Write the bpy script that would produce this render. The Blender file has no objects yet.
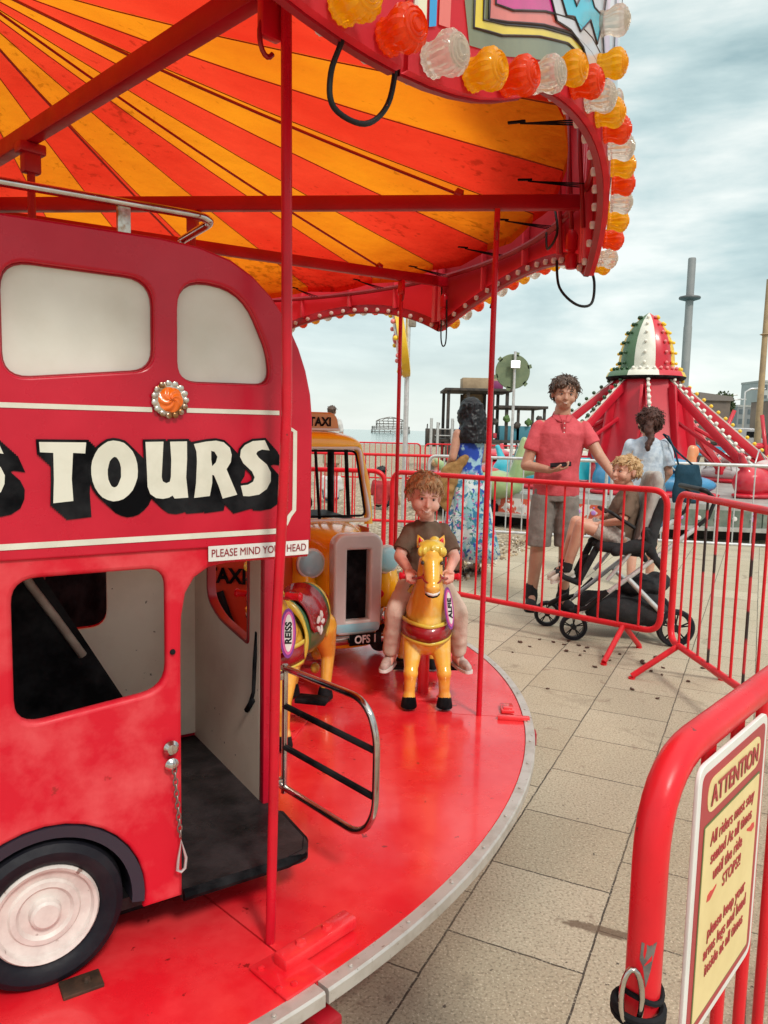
import bpy, bmesh, math, random
from mathutils import Vector, Matrix, Euler, noise
R=math.radians; PI=math.pi
random.seed(7)
scene=bpy.context.scene
COL=scene.collection
# ---------------------------------------------------------------- camera
FPX=769.0; HC=1.38; PITCH=R(6.1); ROLL=R(1.3)
cam_d=bpy.data.cameras.new('camera'); cam=bpy.data.objects.new('camera',cam_d); COL.objects.link(cam)
cam_d.sensor_fit='VERTICAL'; cam_d.sensor_height=36; cam_d.lens=36*FPX/1024
cam_d.clip_start=0.02; cam_d.clip_end=9000
cam.location=(0,0,HC)
cam.matrix_world=Matrix.Translation((0,0,HC))@Matrix.Rotation(PI/2-PITCH,4,'X')@Matrix.Rotation(ROLL,4,'Z')
scene.camera=cam
# ---------------------------------------------------------------- world
world=bpy.data.worlds.new('World'); scene.world=world; world.use_nodes=True
nt=world.node_tree; nt.nodes.clear()
N=nt.nodes.new; L=nt.links.new
wo=N('ShaderNodeOutputWorld'); bg=N('ShaderNodeBackground'); L(bg.outputs[0],wo.inputs[0])
SUN_EL=R(46); SUN_AZ=R(152)
sky=N('ShaderNodeTexSky'); sky.sky_type='NISHITA'; sky.sun_disc=False; sky.sun_elevation=SUN_EL; sky.sun_rotation=SUN_AZ
tc=N('ShaderNodeTexCoord'); mp=N('ShaderNodeMapping'); mp.inputs['Scale'].default_value=(1.0,1.0,3.6)
L(tc.outputs['Generated'],mp.inputs['Vector'])
n1=N('ShaderNodeTexNoise'); n1.inputs['Scale'].default_value=2.3; n1.inputs['Detail'].default_value=9; n1.inputs['Roughness'].default_value=.54; n1.inputs['Distortion'].default_value=.15
L(mp.outputs[0],n1.inputs['Vector'])
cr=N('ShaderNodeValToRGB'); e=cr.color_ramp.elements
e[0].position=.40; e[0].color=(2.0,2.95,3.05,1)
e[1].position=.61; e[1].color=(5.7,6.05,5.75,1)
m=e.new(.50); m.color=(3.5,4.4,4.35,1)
L(n1.outputs['Fac'],cr.inputs[0])
# brighter towards the horizon
sx=N('ShaderNodeSeparateXYZ'); L(tc.outputs['Generated'],sx.inputs[0])
hr=N('ShaderNodeValToRGB'); h=hr.color_ramp.elements
h[0].position=0.0; h[0].color=(1,1,1,1); h[1].position=.20; h[1].color=(0,0,0,1)
L(sx.outputs['Z'],hr.inputs[0])
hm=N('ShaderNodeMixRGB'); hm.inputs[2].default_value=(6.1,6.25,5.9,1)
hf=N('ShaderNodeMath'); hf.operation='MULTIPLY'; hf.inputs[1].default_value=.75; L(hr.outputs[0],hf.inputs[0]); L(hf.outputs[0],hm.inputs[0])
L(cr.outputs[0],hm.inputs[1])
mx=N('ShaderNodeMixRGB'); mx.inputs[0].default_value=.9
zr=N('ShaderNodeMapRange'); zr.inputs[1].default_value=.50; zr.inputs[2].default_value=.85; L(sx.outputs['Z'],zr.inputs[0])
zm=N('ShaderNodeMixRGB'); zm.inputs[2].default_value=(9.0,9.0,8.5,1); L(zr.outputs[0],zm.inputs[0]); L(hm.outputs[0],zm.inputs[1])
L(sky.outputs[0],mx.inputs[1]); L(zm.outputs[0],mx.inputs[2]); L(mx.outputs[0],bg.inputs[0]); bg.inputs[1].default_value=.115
# ---------------------------------------------------------------- sun (overcast, broad)
sd=bpy.data.lights.new('sun','SUN'); sd.energy=1.5; sd.angle=R(10); sd.color=(1,.95,.86)
so=bpy.data.objects.new('sun',sd); COL.objects.link(so); so.location=(3,-3,12)
dirv=Vector((-math.sin(SUN_AZ)*math.cos(SUN_EL),math.cos(SUN_AZ)*math.cos(SUN_EL)*-1,-math.sin(SUN_EL)))
so.rotation_euler=dirv.to_track_quat('-Z','Y').to_euler()
vs=scene.view_settings; vs.view_transform='Standard'; vs.look='None'; vs.exposure=0.60; vs.gamma=1; vs.use_curve_mapping=False
scene.render.engine='CYCLES'
try:
    scene.cycles.max_bounces=8; scene.cycles.transparent_max_bounces=8
except Exception: pass
# ---------------------------------------------------------------- materials
MATS={}
def mat(name,c,rough=.5,metal=0,c2=None,scale=8,thr=(.4,.62),bump=0,bscale=60,coat=0,rvar=0,spec=.5,detail=6,trans=0,sss=0,c3=None,s3=30,thr3=(.6,.68)):
    if name in MATS: return MATS[name]
    m=bpy.data.materials.new(name); m.use_nodes=True; t=m.node_tree; b=t.nodes['Principled BSDF']
    b.inputs['Base Color'].default_value=(*c,1); b.inputs['Roughness'].default_value=rough; b.inputs['Metallic'].default_value=metal
    b.inputs['Coat Weight'].default_value=coat; b.inputs['Coat Roughness'].default_value=.10
    b.inputs['Specular IOR Level'].default_value=spec
    if trans: b.inputs['Transmission Weight'].default_value=trans
    if sss:
        b.inputs['Subsurface Weight'].default_value=sss; b.inputs['Subsurface Radius'].default_value=(.02,.008,.004); b.inputs['Subsurface Scale'].default_value=.6
    tcn=t.nodes.new('ShaderNodeTexCoord')
    def nz(sc,det=6):
        n=t.nodes.new('ShaderNodeTexNoise'); n.inputs['Scale'].default_value=sc; n.inputs['Detail'].default_value=det; n.inputs['Roughness'].default_value=.6
        t.links.new(tcn.outputs['Object'],n.inputs['Vector']); return n
    last=None
    if c2:
        n=nz(scale,detail); r=t.nodes.new('ShaderNodeValToRGB'); t.links.new(n.outputs['Fac'],r.inputs[0])
        r.color_ramp.elements[0].position=thr[0]; r.color_ramp.elements[0].color=(*c,1)
        r.color_ramp.elements[1].position=thr[1]; r.color_ramp.elements[1].color=(*c2,1)
        last=r.outputs[0]
        if c3:
            n=nz(s3,4); r3=t.nodes.new('ShaderNodeValToRGB'); t.links.new(n.outputs['Fac'],r3.inputs[0])
            r3.color_ramp.elements[0].position=thr3[0]; r3.color_ramp.elements[0].color=(0,0,0,1)
            r3.color_ramp.elements[1].position=thr3[1]; r3.color_ramp.elements[1].color=(1,1,1,1)
            x=t.nodes.new('ShaderNodeMixRGB'); t.links.new(r3.outputs[0],x.inputs[0]); t.links.new(last,x.inputs[1]); x.inputs[2].default_value=(*c3,1); last=x.outputs[0]
        t.links.new(last,b.inputs['Base Color'])
    if rvar:
        n=nz(scale*1.7); mr=t.nodes.new('ShaderNodeMapRange'); t.links.new(n.outputs['Fac'],mr.inputs[0])
        mr.inputs[1].default_value=.35; mr.inputs[2].default_value=.65; mr.inputs[3].default_value=max(.03,rough-rvar); mr.inputs[4].default_value=min(1,rough+rvar)
        t.links.new(mr.outputs[0],b.inputs['Roughness'])
    if bump:
        n=nz(bscale); bp=t.nodes.new('ShaderNodeBump'); bp.inputs['Strength'].default_value=bump; bp.inputs['Distance'].default_value=.01
        t.links.new(n.outputs['Fac'],bp.inputs['Height']); t.links.new(bp.outputs[0],b.inputs['Normal'])
    MATS[name]=m; return m
RED=(.58,.008,.022)
M_deck=mat('deck red gloss paint',(.74,.012,.022),.24,c2=(.82,.05,.055),scale=4.5,rvar=.1,bump=.09,bscale=11,coat=.45,c3=(.30,.012,.012),s3=24,thr3=(.68,.71))
M_busred=mat('bus red paint',(.48,.003,.022),.30,spec=.35,c2=(.55,.008,.03),scale=4,coat=.06,rvar=.08,bump=.02,bscale=14)
M_buswear=mat('bus faded lower paint',(.60,.008,.024),.42,spec=.28,c2=(.72,.09,.10),scale=7,thr=(.45,.72),rvar=.1,bump=.03,c3=(.35,.02,.02),s3=22,thr3=(.66,.72))
M_redpaint=mat('red tube paint',(.62,.006,.022),.32,spec=.3,c2=(.52,.008,.02),scale=9,rvar=.1,coat=.05,bump=.02,c3=(.12,.02,.02),s3=38,thr3=(.70,.73))
M_fence=mat('barrier red paint',(.70,.012,.022),.34,spec=.35,c2=(.60,.012,.02),scale=7,rvar=.1,coat=.0,bump=.04,bscale=40,c3=(.16,.03,.03),s3=60,thr3=(.68,.72))
M_fenceworn=mat('barrier worn black bar',(.5,.02,.03),.45,c2=(.03,.02,.02),scale=3.5,thr=(.50,.53),detail=2)
M_darkred=mat('dark red steel',(.36,.004,.014),.4,c2=(.28,.004,.01),scale=6,rvar=.1,bump=.03)
M_cream=mat('cream lettering paint',(.70,.68,.58),.5,c2=(.62,.60,.50),scale=14)
M_white=mat('white painted',(.74,.72,.69),.45,c2=(.66,.64,.6),scale=8)
M_panelw=mat('bus window board',(.73,.71,.64),.5,c2=(.66,.63,.55),scale=5,bump=.02)
M_black=mat('black paint',(.003,.003,.004),.55,spec=.05,c2=(.02,.02,.022),scale=10,rvar=.1)
M_rubber=mat('tyre rubber',(.007,.007,.012),.55,spec=.2,c2=(.016,.015,.02),scale=12,bump=.08,bscale=80,rvar=.1)
M_hub=mat('wheel hub dirty white',(.70,.64,.60),.5,c2=(.56,.48,.45),scale=14,bump=.06,c3=(.25,.16,.14),s3=40,thr3=(.66,.72))
M_mat=mat('black step covering',(.010,.009,.010),.4,spec=.25,c2=(.035,.028,.03),scale=9,rvar=.14,bump=.15,bscale=90)
M_chrome=mat('chrome tube',(.62,.58,.56),.16,1,c2=(.42,.36,.33),scale=12,rvar=.08)
M_rust=mat('rusty chrome',(.6,.56,.5),.3,.8,c2=(.28,.13,.05),scale=22,thr=(.46,.56))
M_silver=mat('galvanised steel',(.62,.62,.62),.42,.55,c2=(.5,.5,.5),scale=20,rvar=.1)
M_rim=mat('worn rim metal',(.60,.58,.54),.42,.45,c2=(.46,.43,.38),scale=14,thr=(.45,.66),bump=.05,bscale=40,c3=(.3,.25,.2),s3=60,thr3=(.66,.7))
M_intwall=mat('bus cream interior',(.90,.76,.62),.6,c2=(.74,.58,.46),scale=3.4,thr=(.42,.72),bump=.03,c3=(.22,.14,.1),s3=40,thr3=(.70,.72))
M_gold=mat('gold horse paint',(.86,.50,.06),.2,c2=(.68,.24,.03),scale=4.5,thr=(.42,.68),coat=.6,c3=(.82,.62,.2),s3=9,thr3=(.55,.7))
M_yel=mat('yellow mane paint',(.74,.58,.08),.25,c2=(.6,.42,.05),scale=12,coat=.5)
M_maroon=mat('maroon gloss',(.34,.012,.02),.25,coat=.5,c2=(.26,.01,.015),scale=8)
M_taxi=mat('taxi yellow orange',(.98,.56,.02),.2,c2=(.94,.48,.015),scale=3,coat=.6,bump=.01)
M_taxidoor=mat('taxi orange red door',(.55,.06,.02),.35,c2=(.48,.05,.02),scale=4)  # shade and red bounce painted into the taxi door; small car shares it
M_trim=mat('silver paint trim',(.74,.73,.71),.3,.1,c2=(.68,.67,.65),scale=10)
M_skyblue=mat('pale blue lamp paint',(.30,.66,.78),.25,coat=.4,c2=(.42,.72,.80),scale=10)
M_skin=mat('skin',(.60,.33,.23),.5,c2=(.53,.26,.18),scale=9,sss=.12)
M_skin2=mat('tanned skin',(.50,.27,.18),.5,c2=(.43,.21,.14),scale=9,sss=.1)
M_lip=mat('lips',(.50,.19,.15),.4)
M_teeth=mat('teeth',(.75,.72,.66),.3)
M_eyew=mat('eye white',(.7,.69,.67),.2); M_iris=mat('iris dark',(.04,.03,.03),.15)
M_hairbr=mat('dark brown hair',(.045,.022,.014),.45,c2=(.09,.045,.025),scale=40)
M_hairbl=mat('strawberry blond hair',(.30,.16,.075),.6,c2=(.55,.34,.17),scale=45)
M_hairblack=mat('black hair',(.004,.004,.007),.45,spec=.3,c2=(.012,.011,.013),scale=40)
M_hairred=mat('auburn hair',(.045,.016,.012),.6,spec=.3,c2=(.08,.03,.02),scale=40)
def cloth(name,c,c2,sc=12,b=.8,bs=16): return mat(name,c,.85,c2=c2,scale=sc,bump=b,bscale=bs,spec=.2)
M_tee=cloth('brown tee',(.16,.105,.075),(.12,.08,.055)); M_trous=cloth('beige trousers',(.62,.47,.39),(.52,.39,.31))
M_polo=cloth('red pink polo',(.62,.10,.12),(.52,.07,.085)); M_shortg=cloth('grey shorts',(.24,.21,.19),(.19,.165,.15))
M_blueshirt=cloth('pale blue shirt',(.55,.62,.70),(.40,.48,.58),26); M_denim=cloth('blue denim',(.07,.13,.2),(.04,.09,.15))
M_tealbag=cloth('dark teal cloth',(.008,.035,.06),(.015,.05,.08)); M_tan=cloth('tan cloth',(.36,.21,.08),(.25,.14,.05))
M_greycloth=cloth('grey fabric',(.30,.28,.26),(.22,.2,.19)); M_blackcloth=cloth('black fabric',(.018,.018,.02),(.03,.03,.032))
M_khaki=cloth('khaki',(.42,.34,.24),(.34,.27,.18)); M_cap=cloth('cream shorts',(.5,.46,.42),(.33,.3,.27),60)
M_shoe=mat('pale canvas shoe',(.55,.46,.42),.6,c2=(.35,.25,.22),scale=40)
M_plast=mat('black plastic',(.010,.010,.011),.45,spec=.25); 
M_debris=mat('brown dry leaf',(.10,.045,.025),.8,c2=(.05,.025,.02),scale=60)

def dress_mat():
    m=bpy.data.materials.new('floral dress cloth'); m.use_nodes=True; t=m.node_tree; b=t.nodes['Principled BSDF']; b.inputs['Roughness'].default_value=.8
    tcn=t.nodes.new('ShaderNodeTexCoord'); base=None
    col=None
    for i,(sc,lo,hi,c) in enumerate([(7,.40,.55,(.22,.42,.46)),(13,.54,.58,(.02,.16,.28)),(19,.60,.63,(.45,.14,.30)),(17,.60,.64,(.02,.05,.32)),(24,.60,.63,(.03,.18,.14))]):
        n=t.nodes.new('ShaderNodeTexNoise'); n.inputs['Scale'].default_value=sc; n.inputs['Detail'].default_value=3; n.inputs['Distortion'].default_value=.6
        mm=t.nodes.new('ShaderNodeMapping'); mm.inputs['Location'].default_value=(i*3.1,i*1.7,i); t.links.new(tcn.outputs['Object'],mm.inputs[0]); t.links.new(mm.outputs[0],n.inputs['Vector'])
        r=t.nodes.new('ShaderNodeMapRange'); r.inputs[1].default_value=lo; r.inputs[2].default_value=hi; t.links.new(n.outputs['Fac'],r.inputs[0])
        x=t.nodes.new('ShaderNodeMixRGB'); t.links.new(r.outputs[0],x.inputs[0]); x.inputs[2].default_value=(*c,1)
        if col: t.links.new(col,x.inputs[1])
        else: x.inputs[1].default_value=(.55,.60,.60,1)
        col=x.outputs[0]
    # blue bodice above the waist
    s=t.nodes.new('ShaderNodeSeparateXYZ'); t.links.new(tcn.outputs['Object'],s.inputs[0])
    r=t.nodes.new('ShaderNodeMapRange'); r.inputs[1].default_value=1.0; r.inputs[2].default_value=1.06; t.links.new(s.outputs['Z'],r.inputs[0])
    n=t.nodes.new('ShaderNodeTexNoise'); n.inputs['Scale'].default_value=14; t.links.new(tcn.outputs['Object'],n.inputs['Vector'])
    r2=t.nodes.new('ShaderNodeValToRGB'); r2.color_ramp.elements[0].position=.5; r2.color_ramp.elements[0].color=(.01,.05,.36,1); r2.color_ramp.elements[1].position=.6; r2.color_ramp.elements[1].color=(.3,.5,.6,1)
    t.links.new(n.outputs['Fac'],r2.inputs[0])
    x=t.nodes.new('ShaderNodeMixRGB'); t.links.new(r.outputs[0],x.inputs[0]); t.links.new(col,x.inputs[1]); t.links.new(r2.outputs[0],x.inputs[2])
    t.links.new(x.outputs[0],b.inputs['Base Color']); return m
M_dress=dress_mat()
def cloth_glow(name,c,c2):
    m=bpy.data.materials.new(name); m.use_nodes=True; t=m.node_tree; t.nodes.clear()
    o=t.nodes.new('ShaderNodeOutputMaterial'); d=t.nodes.new('ShaderNodeBsdfDiffuse'); tr=t.nodes.new('ShaderNodeBsdfTranslucent'); mxs=t.nodes.new('ShaderNodeMixShader'); mxs.inputs[0].default_value=.72
    tcn=t.nodes.new('ShaderNodeTexCoord')
    n=t.nodes.new('ShaderNodeTexNoise'); n.inputs['Scale'].default_value=1.6; n.inputs['Detail'].default_value=7; t.links.new(tcn.outputs['Object'],n.inputs['Vector'])
    r=t.nodes.new('ShaderNodeValToRGB'); r.color_ramp.elements[0].position=.35; r.color_ramp.elements[0].color=(*c,1); r.color_ramp.elements[1].position=.68; r.color_ramp.elements[1].color=(*c2,1); t.links.new(n.outputs['Fac'],r.inputs[0])
    # mildew specks
    n2=t.nodes.new('ShaderNodeTexNoise'); n2.inputs['Scale'].default_value=26; n2.inputs['Detail'].default_value=5; t.links.new(tcn.outputs['Object'],n2.inputs['Vector'])
    n3=t.nodes.new('ShaderNodeTexNoise'); n3.inputs['Scale'].default_value=1.3; t.links.new(tcn.outputs['Object'],n3.inputs['Vector'])
    ad=t.nodes.new('ShaderNodeMath'); ad.operation='ADD'; t.links.new(n2.outputs['Fac'],ad.inputs[0]); t.links.new(n3.outputs['Fac'],ad.inputs[1])
    r2=t.nodes.new('ShaderNodeMapRange'); r2.inputs[1].default_value=1.13; r2.inputs[2].default_value=1.25; t.links.new(ad.outputs[0],r2.inputs[0])
    sc=t.nodes.new('ShaderNodeMath'); sc.operation='MULTIPLY'; sc.inputs[1].default_value=.65; t.links.new(r2.outputs[0],sc.inputs[0])
    x=t.nodes.new('ShaderNodeMixRGB'); x.inputs[2].default_value=(c[0]*.42,c[1]*.35,c[2]*.3,1); t.links.new(sc.outputs[0],x.inputs[0]); t.links.new(r.outputs[0],x.inputs[1])
    wv=t.nodes.new('ShaderNodeTexNoise'); wv.inputs['Scale'].default_value=6; wv.inputs['Detail'].default_value=5; t.links.new(tcn.outputs['Object'],wv.inputs['Vector'])
    bp=t.nodes.new('ShaderNodeBump'); bp.inputs['Strength'].default_value=.6; bp.inputs['Distance'].default_value=.04; t.links.new(wv.outputs['Fac'],bp.inputs['Height'])
    for q in (d,tr): t.links.new(x.outputs[0],q.inputs[0]); t.links.new(bp.outputs[0],q.inputs['Normal'])
    t.links.new(d.outputs[0],mxs.inputs[1]); t.links.new(tr.outputs[0],mxs.inputs[2]); t.links.new(mxs.outputs[0],o.inputs[0]); return m
M_cor=cloth_glow('orange canopy cloth',(.82,.27,.010),(.70,.17,.008))
M_cred=cloth_glow('red canopy cloth',(.80,.055,.022),(.66,.028,.012))
def bulb_mat(name,c,tr=.45):
    m=bpy.data.materials.new(name); m.use_nodes=True; t=m.node_tree; b=t.nodes['Principled BSDF']; b.inputs['Base Color'].default_value=(*c,1); b.inputs['Roughness'].default_value=.07; b.inputs['Transmission Weight'].default_value=.55 if c[2]<.3 else .85; b.inputs['IOR'].default_value=1.4
    b.inputs['Emission Color'].default_value=(*c,1); b.inputs['Emission Strength'].default_value=.05
    tcn=t.nodes.new('ShaderNodeTexCoord'); v=t.nodes.new('ShaderNodeTexVoronoi'); v.inputs['Scale'].default_value=60; t.links.new(tcn.outputs['Object'],v.inputs['Vector'])
    bp=t.nodes.new('ShaderNodeBump'); bp.inputs['Strength'].default_value=.15; bp.inputs['Distance'].default_value=.002; t.links.new(v.outputs['Distance'],bp.inputs['Height']); t.links.new(bp.outputs[0],b.inputs['Normal'])
    tr_=t.nodes.new('ShaderNodeBsdfTranslucent'); tr_.inputs[0].default_value=(*c,1); t.links.new(bp.outputs[0],tr_.inputs['Normal']); mxs=t.nodes.new('ShaderNodeMixShader'); mxs.inputs[0].default_value=.22
    t.links.new(b.outputs[0],mxs.inputs[1]); t.links.new(tr_.outputs[0],mxs.inputs[2]); t.links.new(mxs.outputs[0],t.nodes['Material Output'].inputs[0]); return m
M_by=bulb_mat('yellow bulb plastic',(.92,.48,.008)); M_bo=bulb_mat('orange bulb plastic',(.90,.085,.006)); M_bc=bulb_mat('clear bulb plastic',(.80,.72,.62),.5)
def paving_mat():
    m=bpy.data.materials.new('concrete slab paving'); m.use_nodes=True; t=m.node_tree; b=t.nodes['Principled BSDF']; b.inputs['Roughness'].default_value=.8
    tcn=t.nodes.new('ShaderNodeTexCoord'); mm=t.nodes.new('ShaderNodeMapping'); mm.vector_type='POINT'
    a=R(-64.0); mm.inputs['Rotation'].default_value=(0,0,a)
    ox,oy=.717,3.067; rx=ox*math.cos(a)-oy*math.sin(a); ry=ox*math.sin(a)+oy*math.cos(a)
    mm.inputs['Location'].default_value=(-rx+.392*200,-ry+.375*200,0)
    t.links.new(tcn.outputs['Object'],mm.inputs[0])
    br=t.nodes.new('ShaderNodeTexBrick'); br.offset=.5; br.inputs['Scale'].default_value=1; br.inputs['Brick Width'].default_value=.392; br.inputs['Row Height'].default_value=.375
    br.inputs['Mortar Size'].default_value=.0034; br.inputs['Mortar Smooth'].default_value=.3
    br.inputs['Color1'].default_value=(.41,.35,.25,1); br.inputs['Color2'].default_value=(.49,.425,.315,1); br.inputs['Mortar'].default_value=(.05,.04,.03,1)
    wn=t.nodes.new('ShaderNodeTexNoise'); wn.inputs['Scale'].default_value=14; t.links.new(tcn.outputs['Object'],wn.inputs['Vector'])
    va=t.nodes.new('ShaderNodeVectorMath'); va.operation='MULTIPLY_ADD'; va.inputs[1].default_value=(.006,.006,0); t.links.new(wn.outputs['Color'],va.inputs[0]); t.links.new(mm.outputs[0],va.inputs[2]); t.links.new(va.outputs[0],br.inputs['Vector'])
    def nz(sc,d=5,di=0):
        n=t.nodes.new('ShaderNodeTexNoise'); n.inputs['Scale'].default_value=sc; n.inputs['Detail'].default_value=d; n.inputs['Distortion'].default_value=di; t.links.new(tcn.outputs['Object'],n.inputs['Vector']); return n
    def ov(colin,fac,c):
        x=t.nodes.new('ShaderNodeMixRGB'); t.links.new(fac,x.inputs[0]); t.links.new(colin,x.inputs[1]); x.inputs[2].default_value=(*c,1); return x.outputs[0]
    def rng(n,lo,hi,o=1):
        r=t.nodes.new('ShaderNodeMapRange'); r.inputs[1].default_value=lo; r.inputs[2].default_value=hi; r.inputs[4].default_value=o; t.links.new(n.outputs['Fac'],r.inputs[0]); return r.outputs[0]
    col=br.outputs['Color']
    col=ov(col,rng(nz(1.3,8),.45,.75,.5),(.36,.29,.19))
    col=ov(col,rng(nz(120,3),.5,.66,.6),(.15,.12,.08))
    col=ov(col,rng(nz(150,2),.57,.68,.5),(.78,.70,.54))
    col=ov(col,rng(nz(9,6,.5),.66,.72,.55),(.2,.13,.09))
    col=ov(col,rng(nz(38,3),.71,.73,.9),(.07,.05,.04))
    col=ov(col,rng(nz(3.2,7,.9),.62,.70,.45),(.17,.13,.09))
    # a brown spill running across two slabs
    m2=t.nodes.new('ShaderNodeMapping'); m2.vector_type='TEXTURE'; m2.inputs['Location'].default_value=(.63,2.02,0); m2.inputs['Rotation'].default_value=(0,0,R(-22)); m2.inputs['Scale'].default_value=(.19,.035,1); t.links.new(tcn.outputs['Object'],m2.inputs[0])
    gr_=t.nodes.new('ShaderNodeTexGradient'); gr_.gradient_type='SPHERICAL'; t.links.new(m2.outputs[0],gr_.inputs[0]); ns=nz(30,5,.8); ml=t.nodes.new('ShaderNodeMath'); ml.operation='MULTIPLY'; t.links.new(gr_.outputs['Fac'],ml.inputs[0]); t.links.new(ns.outputs['Fac'],ml.inputs[1])
    r9=t.nodes.new('ShaderNodeMapRange'); r9.inputs[1].default_value=.16; r9.inputs[2].default_value=.26; r9.inputs[4].default_value=.8; t.links.new(ml.outputs[0],r9.inputs[0]); col=ov(col,r9.outputs[0],(.12,.075,.045))
    t.links.new(col,b.inputs['Base Color'])
    ad=t.nodes.new('ShaderNodeMath'); ad.operation='SUBTRACT'; n=nz(160,3); t.links.new(n.outputs['Fac'],ad.inputs[0]); t.links.new(br.outputs['Fac'],ad.inputs[1])
    bp=t.nodes.new('ShaderNodeBump'); bp.inputs['Strength'].default_value=.35; bp.inputs['Distance'].default_value=.004; t.links.new(ad.outputs[0],bp.inputs['Height']); t.links.new(bp.outputs[0],b.inputs['Normal'])
    return m
M_pav=paving_mat()
def pebble_mat(name='beach pebbles',sc=22):
    m=bpy.data.materials.new(name); m.use_nodes=True; t=m.node_tree; b=t.nodes['Principled BSDF']; b.inputs['Roughness'].default_value=.85
    tcn=t.nodes.new('ShaderNodeTexCoord'); v=t.nodes.new('ShaderNodeTexVoronoi'); v.inputs['Scale'].default_value=sc; t.links.new(tcn.outputs['Object'],v.inputs['Vector'])
    r=t.nodes.new('ShaderNodeValToRGB'); r.color_ramp.elements[0].color=(.28,.20,.12,1); r.color_ramp.elements[1].color=(.62,.52,.38,1)
    s=t.nodes.new('ShaderNodeSeparateColor'); t.links.new(v.outputs['Color'],s.inputs[0]); t.links.new(s.outputs[0],r.inputs[0]); 
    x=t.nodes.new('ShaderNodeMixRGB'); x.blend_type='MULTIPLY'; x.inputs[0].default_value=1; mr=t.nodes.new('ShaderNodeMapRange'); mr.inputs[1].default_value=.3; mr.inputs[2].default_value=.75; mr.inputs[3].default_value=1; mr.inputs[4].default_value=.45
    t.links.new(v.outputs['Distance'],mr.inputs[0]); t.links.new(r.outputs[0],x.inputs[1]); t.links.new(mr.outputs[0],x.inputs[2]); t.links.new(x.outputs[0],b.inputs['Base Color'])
    bp=t.nodes.new('ShaderNodeBump'); bp.invert=True; bp.inputs['Distance'].default_value=.02; t.links.new(v.outputs['Distance'],bp.inputs['Height']); t.links.new(bp.outputs[0],b.inputs['Normal']); return m
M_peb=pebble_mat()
M_sea=mat('sea water',(.16,.30,.31),.12,c2=(.22,.36,.36),scale=.15,bump=.5,bscale=1.5)
# ---------------------------------------------------------------- helpers
def link_mesh(name,me,m=None,parent=None,smooth=None,loc=None,rot=None):
    o=bpy.data.objects.new(name,me); COL.objects.link(o)
    if m is not None:
        if len(me.materials): me.materials.clear()
        for q in (m if isinstance(m,(list,tuple)) else [m]): me.materials.append(q)
    if smooth is not None:
        sm=(smooth is True)
        me.polygons.foreach_set('use_smooth',[True]*len(me.polygons))
        if not sm:
            try: me.set_sharp_from_angle(angle=R(smooth))
            except Exception: pass
    if parent is not None: o.parent=parent
    if loc: o.location=loc
    if rot: o.rotation_euler=rot
    return o
def tag(o,label=None,cat=None,group=None,kind=None):
    if label: o['label']=label
    if cat: o['category']=cat
    if group: o['group']=group
    if kind: o['kind']=kind
    return o
def thing(name,label,cat,loc=(0,0,0),rz=0,group=None):
    o=bpy.data.objects.new(name,None); o.empty_display_size=.1; COL.objects.link(o); o.location=loc; o.rotation_euler=(0,0,rz)
    return tag(o,label,cat,group)
def kids(o): return [c for c in bpy.data.objects if c.parent==o]
def copy_tree(o,parent=None):
    c=o.copy(); COL.objects.link(c); c.parent=parent
    for ch in kids(o): copy_tree(ch,c)
    return c
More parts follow.
